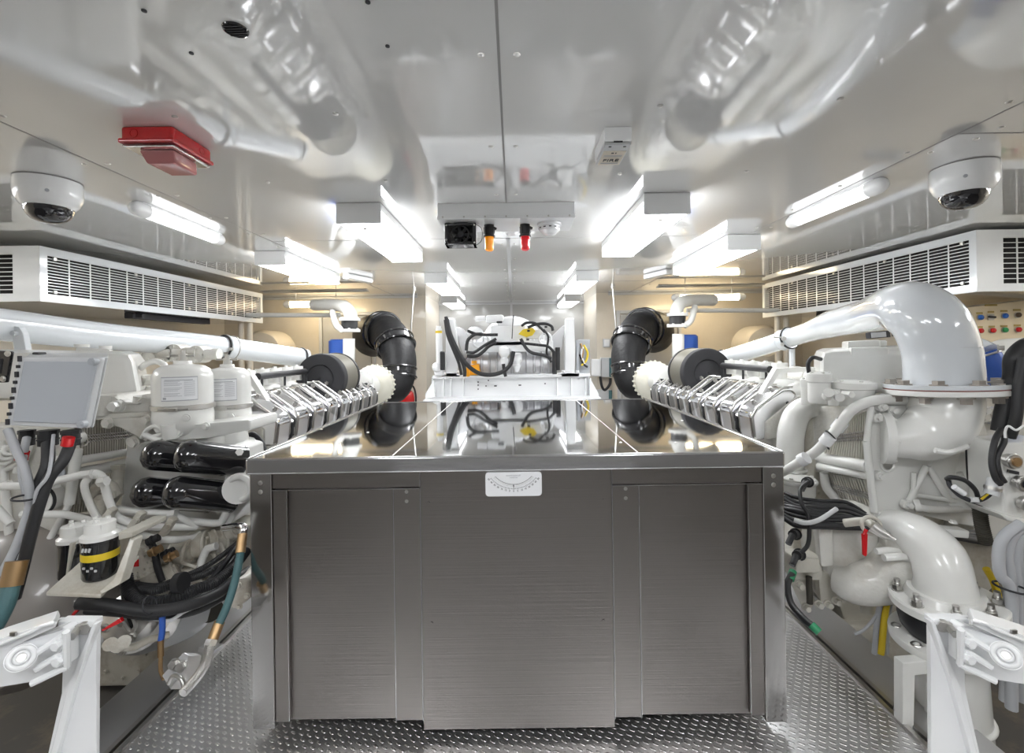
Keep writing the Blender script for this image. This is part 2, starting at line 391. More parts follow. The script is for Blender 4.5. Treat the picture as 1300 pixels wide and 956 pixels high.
# ---------------------------------------------------------------- air grille units
def grille(face, a, b, parent, nh, nv, t=.0026, proud=.005):
    """bars between a and b on a plane: face='x' or 'y'"""
    bm = nb(); a, b = V(a), V(b)
    for i in range(nh+1):
        z = a.z+(b.z-a.z)*i/nh
        if face == 'x': bb(bm, (a.x-proud/2, a.y, z-t), (a.x+proud/2, b.y, z+t))
        else: bb(bm, (a.x, a.y-proud/2, z-t), (b.x, a.y+proud/2, z+t))
    for i in range(nv+1):
        f = i/nv
        if face == 'x': y = a.y+(b.y-a.y)*f; bb(bm, (a.x-proud/2, y-t*1.6, a.z), (a.x+proud/2, y+t*1.6, b.z))
        else: x = a.x+(b.x-a.x)*f; bb(bm, (x-t*1.6, a.y-proud/2, a.z), (x+t*1.6, a.y+proud/2, b.z))
    return obj('grille_bars', bm, 'white', parent)
def grille_unit(s, x0, y0, y1, z0, z1, label):
    t = thing('air_grille_box', label, 'air grille', (s*(x0+.5), (y0+y1)/2, z0)); X = s*x0; X2 = s*(XW-.02)
    fw = .055
    bm = nb()                                   # folded sheet casing, open at the two grilles
    bb(bm, (X+s*.007, y0+.007, z1-.004), (X2, y1-.005, z1-.0005)); bb(bm, (X+s*.007, y0+.007, z0+.0005), (X2, y1-.005, z0+.004)); bb(bm, (X, y1-.004, z0), (X2, y1, z1))
    bb(bm, (X, y0+.0005, z0), (X+s*.006, y1-.005, z0+fw)); bb(bm, (X, y0+.0005, z1-fw), (X+s*.006, y1-.005, z1))
    bb(bm, (X, y0+.0005, z0+fw), (X+s*.006, y0+fw, z1-fw)); bb(bm, (X, y1-fw, z0+fw), (X+s*.006, y1-.005, z1-fw))
    g0, g1 = X+s*.19, X+s*.86
    bb(bm, (X-s*.0005, y0-.0005, z0), (g0, y0+.006, z1)); bb(bm, (g1, y0, z0), (X2, y0+.006, z1)); bb(bm, (g0, y0, z0), (g1, y0+.006, z0+fw)); bb(bm, (g0, y0, z1-fw), (g1, y0+.006, z1))
    obj('casing', bm, 'pipe', t)
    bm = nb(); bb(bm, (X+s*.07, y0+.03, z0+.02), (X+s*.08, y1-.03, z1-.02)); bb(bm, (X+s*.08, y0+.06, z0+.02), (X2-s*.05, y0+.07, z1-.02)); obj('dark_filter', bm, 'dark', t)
    grille('x', (X+s*.012, y0+fw, z0+fw), (X+s*.012, y1-fw, z1-fw), t, 13, 16)
    grille('y', (min(g0,g1), y0+.012, z0+fw), (max(g0,g1), y0+.012, z1-fw), t, 9, 6)
    c = nb()
    for f in (.02, .28, .52, .78, .98):
        for zz in (z0+fw+.02, z1-fw-.02): bb(c, (X-s*.004, y0+fw+(y1-y0-2*fw)*f-.012, zz-.012), (X+s*.01, y0+fw+(y1-y0-2*fw)*f+.012, zz+.012), .003)
    obj('clip', c, 'metal', t)
grille_unit(-1, 3.31, 3.31, 6.25, 1.695, 2.085, 'long white air grille box high on the wall above left engine')
grille_unit(1, 3.30, 3.36, 6.25, 1.675, 2.115, 'long white air grille box high on the wall above right engine')

# ---------------------------------------------------------------- ceiling devices
def dome(p, label, side):
    t = thing('dome_camera', label, 'security camera', p); x, y, z = p; k = 1.2
    bm = lathe(nb(), p, (0,0,-1), [(.098*k,0),(.102*k,.004),(.104*k,.02),(.104*k,.06),(.100*k,.088),(.090*k,.112),(.078*k,.128),(.074*k,.129)], 40); obj('housing', bm, 'white', t)
    bm = lathe(nb(), V(p)-V((0,0,.124)), (0,0,-1), [(.076*k,0),(.074*k,.020),(.066*k,.042),(.052*k,.060),(.03*k,.072),(.001,.076)], 36); obj('smoked_dome', bm, 'smoke', t)
    bm = nb(); d = V((-x*.9, -y, 0)).normalized(); hexbolt(bm, V(p)+d*.103*k+V((0,0,-.062*k)), d, .006, .003); obj('screw', bm, 'grey', t)
    bm = torus(nb(), V(p)-V((0,0,.0025)), (0,0,1), .103*k, .002, 40, 6); obj('gasket', bm, 'walld', t)
    if side: 
        d2 = V((-.55*x-.0, -y, 0)).normalized(); q = V(p)+d2.cross(V((0,0,1)))*-0 
        dd = V((.15, -1, 0)).normalized(); r = V((1, .15, 0)).normalized()
        m = nb(); box(m, V(p)+dd*.1175+V((0,0,-.055)), (.030, .002, .008), Matrix.Rotation(.15, 3, 'Z')); obj('maker_mark', m, 'inkg', t)
dome(onz(62, 230), 'white dome camera with smoked bubble, on the ceiling above the left air grille', 0)
dome(onz(1223, 212), 'white dome camera with smoked bubble and small grey mark, above right air grille', 1)
# red sounder / strobe
t = thing('alarm_sounder', 'red alarm sounder with clear lens on the ceiling near the left dome camera', 'alarm', (-1.31, 1.80, CEIL))
x0, x1, y0, y1 = -1.405, -1.215, 1.70, 1.92
bm = bb(nb(), (x0, y0, CEIL-.06), (x1, y1, CEIL), .012, 3); bb(bm, (x0-.006, y0-.006, CEIL-.062), (x1+.006, y1+.006, CEIL-.045), .006); obj('base', bm, 'red', t)
bm = bb(nb(), (x0+.002, y0+.002, CEIL-.074), (x1-.002, y1-.002, CEIL-.063), .008); obj('clear_cover', bm, 'clear', t)
bm = nb(); prism(bm, [(x0+.04, y0+.03, CEIL-.074), (x1-.02, y0+.03, CEIL-.074), (x1-.03, y0+.05, CEIL-.118), (x0+.055, y0+.05, CEIL-.118)], (0,.13,0), .008); obj('strobe_lens', bm, 'redclear', t)
bm = nb(); bb(bm, (x0+.06, y0+.06, CEIL-.10), (x1-.05, y0+.14, CEIL-.075), .004); obj('strobe_reflector', bm, 'metal', t)
bm = nb()
for c in ((x0+.05, y0-.001, CEIL-.028), ): torus(bm, c, (0,1,0), .014, .0018, 20, 6); bb(bm, (c[0]-.018, y0-.0015, c[2]-.018), (c[0]+.018, y0+.001, c[2]-.0165)); bb(bm, (c[0]-.018, y0-.0015, c[2]+.0165), (c[0]+.018, y0+.001, c[2]+.018))
torus(bm, (x1+.001, y1-.06, CEIL-.028), (1,0,0), .014, .0018, 20, 6); obj('knockout', bm, 'red', t)
# FIRE sign box
t = thing('fire_sign', 'small white ceiling box marked FIRE beside the right large box light', 'sign', (.40, 1.85, CEIL))
x0, x1, y0, y1 = .349, .452, 1.76, 1.96
obj('case', bb(nb(), (x0, y0, CEIL-.055), (x1, y1, CEIL), .004), 'white', t)
obj('cover', bb(nb(), (x0+.002, y0+.002, CEIL-.068), (x1-.002, y1-.002, CEIL-.057), .004), 'lgrey', t)
b = bb(nb(), (x0+.008, y0+.055, CEIL-.0705), (x1-.008, y1-.012, CEIL-.068)); obj('face_plate', b, 'wall', t)
b = nb(); bb(b, (x0+.035, y0-.001, CEIL-.058), (x1-.035, y0+.003, CEIL-.0535)); 
for xx in (x0+.024, x1-.024): bb(b, (xx-.005, y0+.012, CEIL-.0695), (xx+.005, y0+.02, CEIL-.0675))
bb(b, (x0+.04, y0+.065, CEIL-.0712), (x0+.05, y0+.075, CEIL-.0704)); bb(b, (x0+.055, y0+.065, CEIL-.0712), (x0+.06, y0+.075, CEIL-.0704))
obj('slot', b, 'ink', t)
text('FIRE', .036, ((x0+x1)/2, y0+.140, CEIL-.0713), (1,0,0), (0,-1,0), 'ink', t)
b = nb()
for yy in (y0+.09, y0+.10, y0+.165, y0+.172): bb(b, (x0+.016, yy, CEIL-.0712), (x1-.016, yy+.004, CEIL-.0704))
obj('small_print', b, 'inkg', t)
# round black fitting and small black holes
p = onz(299, 37)
t = thing('ceiling_outlet', 'round black outlet in the glossy ceiling above the red alarm sounder', 'ceiling outlet', p)
obj('rim', torus(nb(), p-V((0,0,.001)), (0,0,1), .027, .004, 32, 8), 'black', t)
bm = cyl(nb(), p-V((0,0,.001)), p-V((0,0,.003)), .026); obj('insert', bm, 'dark', t)
bm = nb()
for k in range(5): bb(bm, (p.x-.022, p.y-.02+.009*k, p.z-.006), (p.x+.022, p.y-.017+.009*k, p.z-.003))
obj('slats', bm, 'rubber', t)
for (a, b_), w in zip(((183,13),(243,67),(492,58),(467,2)), ('near the black outlet, left of it', 'near the black outlet, below it', 'left of the centre seam', 'at the frame top, left of centre seam')):
    p = onz(a, b_); tag(obj('ceiling_screw', lathe(nb(), p, (0,0,-1), [(.006,0),(.006,.003),(.001,.004)], 12), 'ink'), 'tiny dark screw in the ceiling panel, '+w, 'screw')
for i, (a, b_, w) in enumerate(((426,144,'in reflection left of FIRE sign'),(838,134,'above the FIRE sign on its right'),(1067,125,'toward the right side, above right tube light'),(340,231,'right of the red sounder'),(489,229,'above the large left box light'),(787,220,'below the FIRE sign'),(948,217,'between large right box light and tube light'),(222,148,'touching the red sounder corner'))):
    p = onz(a, b_); tag(obj('ceiling_screw', lathe(nb(), p, (0,0,-1), [(.010,0),(.010,.003),(.006,.006),(.001,.007)], 14), 'metal'), 'small bright domed screw on the ceiling, '+w, 'screw')
# beacon box
t = thing('beacon_box', 'long white ceiling box in the middle carrying beacons and detectors', 'ceiling box', (-.02, 2.80, CEIL))
x0, x1, y0, y1 = -.418, .355, 2.66, 2.96
obj('case', bb(nb(), (x0, y0, CEIL-.085), (x1, y1, CEIL), .003), 'white', t)
b = bb(nb(), (x0-.003, y0-.003, CEIL-.09), (x1+.003, y1+.003, CEIL-.072), .002); obj('lid', b, 'white', t)
b = nb()
for k in range(7): hexbolt(b, (x0+.03+k*(x1-x0-.06)/6, y0-.003, CEIL-.078), (0,-1,0), .004, .003)
obj('screw', b, 'metal', t)
def beacon(x, m, label):
    zt = CEIL-.09; y = 2.80
    t = thing('beacon', label, 'beacon', (x, y, zt))
    b = nb(); cyl(b, (x, y, zt), (x, y, zt-.008), .030); lathe(b, (x, y, zt-.008), (0,0,-1), [(.026,0),(.030,.008),(.030,.05),(.036,.055),(.036,.062),(.028,.063)], 24)
    box(b, (x+.034, y-.005, zt-.02), (.022, .012, .014), Matrix.Rotation(.5, 3, 'Y'), .002)
    for k in range(8):
        a = PI*2*k/8; bb(b, (x+.030*math.cos(a)-.003, y+.030*math.sin(a)-.003, zt-.05), (x+.030*math.cos(a)+.003, y+.030*math.sin(a)+.003, zt-.012))
    obj('base', b, 'rubber', t)
    obj('lens', lathe(nb(), (x, y, zt-.064), (0,0,-1), [(.027,0),(.0275,.02),(.026,.022),(.0275,.025),(.026,.03),(.0275,.035),(.027,.06),(.0265,.075),(.022,.086),(.012,.091),(.001,.092)], 28), m, t)
beacon(-.135, 'amber', 'amber lens beacon with black base hanging under the white ceiling box')
beacon(.078, 'redlens', 'red lens beacon with black base hanging under the white ceiling box')
t = thing('junction_fan', 'black square fan box hanging under left end of the white ceiling box', 'fan', (-.31, 2.8, CEIL-.09))
b = nb(); X0, X1, Y0, Y1, Z1, Z0 = -.385, -.205, 2.70, 2.80, CEIL-.10, CEIL-.225
for q in ((X0, X0+.02, Z0, Z1), (X1-.02, X1, Z0, Z1), (X0, X1, Z1-.014, Z1), (X0, X1, Z0, Z0+.014)): bb(b, (q[0], Y0, q[2]), (q[1], Y1, q[3]), .003)
bb(b, (X0, Y1-.01, Z0), (X1, Y1, Z1)); bb(b, (X0+.05, Y0+.03, Z1), (X1-.05, Y1-.03, CEIL-.09)); obj('case', b, 'black', t)
b = nb(); cx, cz = (X0+X1)/2, (Z0+Z1)/2; torus(b, (cx, Y0+.01, cz), (0,1,0), .048, .004); cyl(b, (cx, Y0+.01, cz), (cx, Y0+.05, cz), .018)
for k in range(7):
    a = 2*PI*k/7; box(b, (cx+.032*math.cos(a), Y0+.03, cz+.032*math.sin(a)), (.034, .003, .018), Matrix.Rotation(-a, 3, 'Y') @ Matrix.Rotation(.5, 3, 'X'))
obj('fan_blades', b, 'rubber', t)
b = nb()
for q in ((X0+.01, Z0+.03), (X0+.01, Z1-.012), (X1-.01, Z1-.012), (X1-.01, Z0+.012)): hexbolt(b, (q[0], Y0, q[1]), (0,-1,0), .004, .003)
obj('screw', b, 'metal', t)
tube(b := nb(), [V((X1-.01, Y0+.02, Z1)), V((X1+.03, Y0+.02, Z1-.03)), V((X1+.03, Y0+.02, Z0+.03)), V((X1-.0, Y0+.02, Z0))], .002, n=6); obj('wire', b, 'rubber', t)
def detector(p, label, r=.05, slots=True):
    t = thing('smoke_detector', label, 'smoke detector', p)
    obj('base', lathe(nb(), p, (0,0,-1), [(r*1.15,0),(r*1.15,.012),(r,.016)], 30), 'white', t)
    obj('body', lathe(nb(), V(p)-V((0,0,.014)), (0,0,-1), [(r,0),(r*1.02,.015),(r*.97,.03),(r*.75,.038),(r*.6,.05),(r*.3,.055),(.001,.055)], 30), 'white', t)
    b = nb()
    for k in range(12):
        a = 2*PI*k/12; box(b, V(p)+V((r*.98*math.cos(a), r*.98*math.sin(a), -.03)), (.006, .014, .006), Matrix.Rotation(a, 3, 'Z'))
    obj('vent_slots', b, 'ink', t)
detector((-.005, 3.15, CEIL-.0), 'small white slotted smoke detector seen behind the red beacon', .055)
detector((.22, 2.78, CEIL-.09), 'round white detector under the right end of the white ceiling box', .062)
def sprinkler(px, py, D, label):
    p = onz(px, 345); p = V((W(px, py, D).x, D, CEIL)); t = thing('sprinkler_head', label, 'sprinkler', p)
    obj('socket', lathe(nb(), p, (0,0,-1), [(.05,0),(.05,.012),(.032,.016),(.03,.04),(.02,.045)], 20), 'white', t)
    b = nb(); cyl(b, p-V((0,0,.045)), p-V((0,0,.09)), .016); cyl(b, p-V((0,0,.06)), p-V((0,0,.066)), .022)
    for k in (-1, 1): tube(b, [p+V((.014*k,0,-.09)), p+V((.018*k,0,-.11)), p+V((0,0,-.13))], .004, n=6)
    cyl(b, p-V((0,0,.13)), p-V((0,0,.136)), .024, n=14); obj('nozzle', b, 'metal', t)
sprinkler(403, 352, 4.6, 'chrome sprinkler nozzle under ceiling near the left box light end')
sprinkler(893, 352, 4.5, 'chrome sprinkler nozzle under ceiling near the right box light end')
for s, px, w in ((-1, 455, 'left'), (1, 835, 'right')):
    p = V((W(px, 355, 5.2).x, 5.2, CEIL)); b = box(nb(), p+V((0,0,-.03)), (.09, .42, .06), Matrix.Rotation(.35*s, 3, 'Z'), .02)
    tag(obj('emergency_light', b, 'white'), 'small white slanted emergency light under ceiling above the %s exhaust lagging' % w, 'light')

# ---------------------------------------------------------------- steel bench
t = thing('steel_bench', 'long stainless steel enclosure with mirror top in the middle of the room', 'enclosure', (0, 2.4, 0))
D0, D1, XH, ZT = 1.60, 3.26, .905, .957
bm = nb(); bb(bm, (-XH, D0, ZT-.02), (XH, D1, ZT), .004); obj('mirror_top', bm, 'top', t)
bm = nb(); bb(bm, (-XH-.004, D0-.012, ZT-.052), (XH+.004, D0+.004, ZT+.003), .008, 4)
for s in (-1, 1): bb(bm, (s*(XH-.004), D0, ZT-.052), (s*(XH+.006), D1, ZT+.003), .004)
bb(bm, (-XH, D1-.004, ZT-.052), (XH, D1+.006, ZT+.003), .004); obj('chrome_edging', bm, 'edge', t)
zc = ZT-.052
def fx(px): return (px-VX)*D0/F+.003
def fz(py): return CH-(py-VY)*D0/F
bm = nb()
bb(bm, (-XH+.02, D0+.03, .05), (XH-.02, D1-.03, zc), 0); obj('carcass', bm, 'steel', t)
for x0, x1 in ((313, 341), (965, 992)):
    bm = bb(nb(), (fx(x0), D0+.0, .04), (fx(x1), D0+.05, zc), .004); o = obj('corner_post', bm, 'steelp', t)
    b = nb()
    for k in (.03, .06): hexbolt(b, ((fx(x0)+fx(x1))/2, D0, zc-k), (0,-1,0), .006, .003)
    obj('bolt', b, 'metal', o)
for x0, x1 in ((341, 529), (773, 965)):
    b = bb(nb(), (fx(x0)+.001, D0+.006, fz(617)), (fx(x1)-.001, D0+.03, zc), .002); obj('header_rail', b, 'steel', t)
obj('centre_panel', bb(nb(), (fx(530), D0+.002, .03), (fx(773), D0+.03, zc), .002), 'steel', t)
b = nb()
for q in ((540, 637), (762, 637), (542, 790), (760, 790)): hexbolt(b, (fx(q[0]), D0+.002, fz(q[1])), (0,-1,0), .005, .002)
obj('panel_screw', b, 'steel', t)
# doors: an inset panel with a wide hinge stile toward the middle and a narrow stile outside
for a, c, st, ou, w in ((341, 529, 495, 359, 'left'), (773, 965, 808, 947, 'right')):
    d = nb(); xa, xb = sorted((fx(st), fx(ou)))
    bb(d, (xa, D0+.022, .06), (xb, D0+.03, fz(619)), .001)
    dd = obj('door', d, 'steel', t)
    s1 = sorted((fx(st), fx(529 if w == 'left' else 774)))
    obj('hinge_stile', bb(nb(), (s1[0], D0+.006, .06), (s1[1]-.001, D0+.03, fz(619)), .002), 'steel', dd)
    s2 = sorted((fx(a if w == 'left' else c), fx(ou)))
    obj('outer_stile', bb(nb(), (s2[0]+.001, D0+.006, .06), (s2[1], D0+.03, fz(619)), .002), 'steel', dd)
    b = nb(); xr = (s1[0]+s1[1])/2
    for py in (623, 635): torus(b, (xr+.0, D0+.005, fz(py)), (0,1,0), .005, .0016, 14, 6); cyl(b, (xr, D0+.006, fz(py)), (xr, D0+.003, fz(py)), .004, n=10)
    obj('hinge_screw', b, 'metal', dd)
for px, y0_, z1_ in ((529.5, D0-.001, zc), (773.5, D0-.001, zc), (495, D0+.004, fz(619)), (808, D0+.004, fz(619)), (359, D0+.004, fz(619)), (947, D0+.004, fz(619))):  # thin bright strips added to draw highlights along the panel edges
    obj('edge_highlight', bb(nb(), (fx(px)-.0012, y0_, .06), (fx(px)+.0012, y0_+.004, z1_), .0005), 'edge', t)
for a, c in ((341, 528), (774, 965)): obj('edge_highlight', bb(nb(), (fx(a), D0+.003, fz(619)-.001), (fx(c), D0+.008, fz(619)+.0016)), 'edge', t)
# seams folded into the mirror top


bm = nb()
def strip(bm, a, b_, w=.0025, z=ZT+.0004):
    a, b_ = V((*a, z)), V((*b_, z)); d = (b_-a).normalized(); u = V((d.y,-d.x,0)); hexa(bm, [a-u*w, a+u*w, b_+u*w, b_-u*w], (0,0,.0006))
strip(bm, (-.42, D0+.02), (-.42, D1)); obj('top_joint', bm, 'metal', t); bm = nb(); strip(bm, (.42, D0+.02), (.42, D1)); obj('top_joint', bm, 'metal', t)
b = nb()
for px, py in ((408, 545), (467, 549), (866, 534), (788, 562), (858, 562), (430, 562)):
    p = onz(px, py, ZT); lathe(b, p, (0,0,1), [(.006,0),(.005,.002),(.001,.003)], 10)
obj('top_screw', b, 'metal', t)
# inclinometer plate
t = thing('inclinometer', 'white rounded heel angle gauge plate with curved degree scale on steel front panel', 'gauge', (fx(648), D0, fz(630)))
pw, ph = .095, .0405; cx, cz = fx(648.5), fz(614)
def rrect(bm, cx, cz, w, h, r, y0, y1):
    pts = []
    for (sx, sz, a0) in ((1,1,0),(-1,1,90),(-1,-1,180),(1,-1,270)):
        for k in range(6):
            a = math.radians(a0+k*18); pts.append(V((cx+sx*(w-r)+r*math.cos(a), y0, cz+sz*(h-r)+r*math.sin(a))))
    return prism(bm, pts, (0, y1-y0, 0))
rrect(bm := nb(), cx, cz, pw, ph, .012, D0-.006, D0+.002); obj('plate', bm, 'label', t)
bm = nb(); R0 = .098; c0 = (cx, cz+.083)                # arc centre above the plate
def arcpt(a, R): return V((c0[0]+R*math.sin(a), D0-.0065, c0[1]-R*math.cos(a)))
A = [math.radians(a) for a in range(-48, 49, 4)]
tube(bm, [arcpt(a, R0-.010) for a in A], .0028, n=8, k=1); obj('glass_tube', bm, 'white', t)
bm = nb(); tube(bm, [arcpt(a, R0-.0145) for a in A], .0006, n=5, k=1)
for i in range(-24, 25):
    a = math.radians(i*2.1); L = .006 if i % 4 == 0 else .004
    p, q = arcpt(a, R0-.002), arcpt(a, R0-.002+L); cyl(bm, p, q, .0005, n=5)
obj('scale_ticks', bm, 'ink', t)
ball(b := nb(), arcpt(0, R0-.010), .0032); cyl(b, arcpt(0, R0-.01), arcpt(0, R0+.003), .0008, n=6); obj('pointer', b, 'ink', t)
for i, s in enumerate(('50','40','30','20','15','10','5','0','5','10','15','20','30','40','50')):
    a = math.radians((i-7)*7.4); p = arcpt(a, R0+.0085); text(s, .0075, (p.x, D0-.0068, p.z), (math.cos(a),0,math.sin(a)), (-math.sin(a),0,math.cos(a)), 'ink', t, 'scale_number')
text('ENGINE ROOM LIST', .0055, (cx, D0-.0065, cz+.029), (1,0,0), (0,0,1), 'inkg', t)
text('INDICATOR', .0048, (cx, D0-.0065, cz+.022), (1,0,0), (0,0,1), 'inkg', t)
# ---------------------------------------------------------------- floor plates beside the bench
for s, w in ((-1, 'left'), (1, 'right')):
    b = nb(); bb(b, (s*1.37, .6, -.02), (s*1.56, 5.2, .0), .003)
    o = tag(obj('floor_plate', b, 'alu'), 'plain aluminium floor plate at the foot of the %s engine' % w, 'floor plate')
    b = nb(); bb(b, (s*1.315, .6, -.03), (s*1.335, 5.2, .012), .003); bb(b, (s*1.35, .6, -.03), (s*1.37, 5.2, .008), .002); bb(b, (s*1.315, .6, -.12), (s*1.37, 5.2, -.10))
    tag(obj('floor_channel', b, 'metal'), 'metal edge channel with a dark slot along the tread floor on the %s' % w, 'floor channel')
    for y in (.7, 2.4, 4.1):
        b = bb(nb(), (s*1.33, y, -.40), (s*1.40, y+.07, -.10)); bb(b, (s*1.33, y-.03, -.10), (s*1.56, y+.1, -.02)); tag(obj('floor_support', b, 'walld'), 'grey post carrying the floor plates beside the %s engine' % w, 'support', 'floor posts under the %s plates' % w)
exec_parts = []
# ---------------------------------------------------------------- marine engines
def fins(q, n, parent, out=.016, name='cooler_fins', m='fin', body=(0,0,0)):
    """ribbed cooler core between the corners TL, TR, BR, BL"""
    TL, TR, BR, BL = [V(p) for p in q]; nrm = (TR-TL).cross(BL-TL).normalized()
    if nrm.y > 0: nrm = -nrm
    core = nb(); hexa(core, [TL, TR, BR, BL], -nrm*.05); bm = nb()
    for i in range(n):
        f0, f1 = (i+.1)/n, (i+.5)/n
        a, b, c, d = TL.lerp(TR, f0), TL.lerp(TR, f1), BL.lerp(BR, f1), BL.lerp(BR, f0)
        hexa(bm, [a+nrm*out, b+nrm*out, c+nrm*out, d+nrm*out], -nrm*out)
    o = obj(name, bm, m, parent); obj('cooler_core', core, 'core', o)  # core coloured dark so the gaps between ribs look shaded
    bm = nb()                                     # serpentine band across the middle
    for fr in (.42, .5, .58):
        pts = []
        for i in range(2*n+1):
            f = i/(2*n); p = TL.lerp(TR, f).lerp(BL.lerp(BR, f), fr+(.018 if i % 2 else -.018)); pts.append(p+nrm*(out+.002))
        tube(bm, pts, .0036, n=5, k=1)
    obj('fin_band', bm, 'metal', o)
    return o
def pxr(px, D): return px*D/F
def engine(s, label):
    w = 'left' if s < 0 else 'right'
    e = thing('marine_engine', label, 'engine', (s*2.0, 3.8, -.4))
    X = lambda x: s*x
    # crankcase with tapering V flanks
    prof = [(1.72,-.30),(1.55,.05),(1.50,.45),(1.40,.66),(1.42,.84),(1.72,.98),(2.28,.98),(2.58,.84),(2.60,.66),(2.50,.45),(2.45,.05),(2.28,-.30)]
    bm = prism(nb(), [(X(x), 2.6, z) for x, z in prof], (0, 2.8, 0), .02); obj('engine_block', bm, 'cast', e)
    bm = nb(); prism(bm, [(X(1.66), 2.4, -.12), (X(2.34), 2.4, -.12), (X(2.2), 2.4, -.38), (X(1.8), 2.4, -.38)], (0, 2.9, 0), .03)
    boltring(bm, (X(2.0), 2.39, -.2), (0,-1,0), .12, 8); obj('oil_pan', bm, 'dirty_shaded', e)
    # cylinder heads with chromed rocker covers
    for k in range(8):
        y = 2.56+.245*k
        bm = prism(nb(), [(X(x), y, z) for x, z in ((1.36,.80),(1.36,.90),(1.54,1.04),(1.68,1.03),(1.68,.86))], (0, .19, 0), .012)
        h = obj('cylinder_head', bm, 'cast', e)
        bm = prism(nb(), [(X(x), y+.012, z) for x, z in ((1.30,.80),(1.285,.93),(1.31,.975),(1.465,1.085),(1.51,1.085),(1.545,1.05),(1.53,1.0),(1.37,.80))], (0, .155, 0), .020)
        c = obj('rocker_cover', bm, 'chrome', e)
        bm = nb()
        for f in (.2, .85):
            p = V((X(1.31+.155*f), y+.09, .975+.11*f)); hexbolt(bm, p, (-s*.55, 0, .83), .011, .012)
        tube(bm, [(X(1.305), y+.004, .82), (X(1.29), y+.004, .93), (X(1.315), y+.004, .98), (X(1.465), y+.004, 1.09), (X(1.51), y+.004, 1.09)], .006, n=6, k=1)
        tube(bm, [(X(1.305), y+.16, .82), (X(1.29), y+.16, .93), (X(1.315), y+.16, .98), (X(1.465), y+.16, 1.09), (X(1.51), y+.16, 1.09)], .006, n=6, k=1)
        obj('cover_bolt', bm, 'metal', c)
        bm = nb()                                  # injector line between the covers
        tube(bm, [(X(1.34), y+.20, .86), (X(1.34), y+.205, .95), (X(1.42), y+.205, 1.0), (X(1.5), y+.205, 1.07), (X(1.62), y+.20, 1.06)], .008, n=8)
        cyl(bm, (X(1.30), y+.20, .90), (X(1.40), y+.20, .98), .018, n=12)
        obj('injector_line', bm, 'chrome', e)
        bm = nb(); tube(bm, [(X(1.40), y+.205, .80), (X(1.31), y+.20, .82), (X(1.30), y+.205, .90)], .009, n=8)
        obj('injector_cable', bm, 'rubber', e)
        bm = prism(nb(), [(X(x), y+.012, z) for x, z in ((2.69,.835),(2.70,.945),(2.67,.985),(2.53,1.085),(2.49,1.08),(2.47,1.045),(2.47,1.0),(2.63,.845))], (0, .125, 0), .018)
        obj('rocker_cover', bm, 'chrome', e)
    # intake runners / coolant rail in the V
    bm = nb(); tube(bm, [(X(1.76), y, .99) for y in (2.6, 3.0, 3.3, 3.62)], .105, n=24, k=3)
    for k in range(4):
        y = 2.68+.245*k; tube(bm, [(X(1.76), y, 1.01), (X(1.64), y+.01, 1.05), (X(1.54), y+.02, 1.0)], [.07, .06, .055], n=14)
        torus(bm, (X(1.76), y+.12, .99), (0,1,0), .107, .010, 24, 8)
    obj('intake_manifold', bm, 'paint', e)
    for k in range(5):
        bm = nb(); y = 2.95+.165*k; cyl(bm, (X(1.66), y, 1.10), (X(1.66), y, 1.185), .035, n=14); cyl(bm, (X(1.66), y, 1.175), (X(1.66), y, 1.205), .046, n=16)
        hexbolt(bm, (X(1.66), y, 1.205), (0,0,1), .012, .008)
        obj('thermostat_cap', bm, 'paint', e)
    for xx, zz in ((1.98, 1.10), (2.22, 1.08)):
        bm = nb(); tube(bm, [(X(xx), y, zz) for y in (2.75, 3.5, 4.3)], .055, n=18, k=2)
        for k in range(8): y = 2.8+.18*k; torus(bm, (X(xx), y, zz), (0,1,0), .057, .010, 20, 6)
        obj('exhaust_manifold', bm, 'cast', e)
    bm = nb(); tube(bm, [(X(1.60), 2.95, 1.165), (X(1.60), 3.62, 1.165)], .022, n=12, k=1); 
    for y in (3.0, 3.3, 3.6): cyl(bm, (X(1.60), y, 1.165), (X(1.60), y, 1.08), .008, n=8)
    obj('black_rail', bm, 'rubber', e)
    # bracket bar carrying the pipes
    bm = nb(); tube(bm, [(X(1.40), 2.75, 1.03), (X(1.50), 2.72, 1.17), (X(1.56), 2.7, 1.195), (X(1.95), 2.62, 1.195)], .01)
    bm = nb(); prism(bm, [(X(x), 2.68, z) for x, z in ((1.39,1.02),(1.49,1.185),(1.90,1.19),(1.90,1.165),(1.505,1.16),(1.42,1.02))], (0,.05,0), .004); obj('bracket_bar', bm, 'paint', e)
    # turbo end
    cx, cy, cz = 1.46, 4.95, .955
    bm = lathe(nb(), (X(cx), cy-.11, cz), (X(.05), 1, 0), [(.10,0),(.14,.02),(.19,.06),(.205,.10),(.205,.15),(.16,.2),(.10,.22)], 40)
    for k in range(26):
        a = 2*PI*k/26; p = V((X(cx)+.205*math.cos(a), cy+.01, cz+.205*math.sin(a))); box(bm, p, (.022, .05, .020), Matrix.Rotation(-a, 3, 'Y'), .006)
    obj('turbo_housing', bm, 'creamcast', e)
    bm = nb(); tube(bm, [(X(1.50), 4.0, 1.08), (X(1.49), 4.4, 1.02), (X(cx+.01), 4.88, cz)], [.125, .12, .10], n=26); torus(bm, (X(1.48), 4.6, 1.0), (s*-.05, .9, -.15), .118, .012); obj('turbo_inlet', bm, 'paint', e)
    bm = nb(); bb(bm, (X(1.42), 4.55, .6), (X(1.9), 5.5, .84), .03); obj('turbo_bracket', bm, 'dirty_shaded', e)
    # front timing case behind all the auxiliaries
    bm = prism(nb(), [(X(x), 2.46, z) for x, z in ((1.62,.10),(1.55,.62),(1.58,.9),(1.65,1.04),(2.5,1.04),(2.62,.8),(2.55,.1),(2.2,-.25),(1.75,-.25))], (0,.22,0), .02)
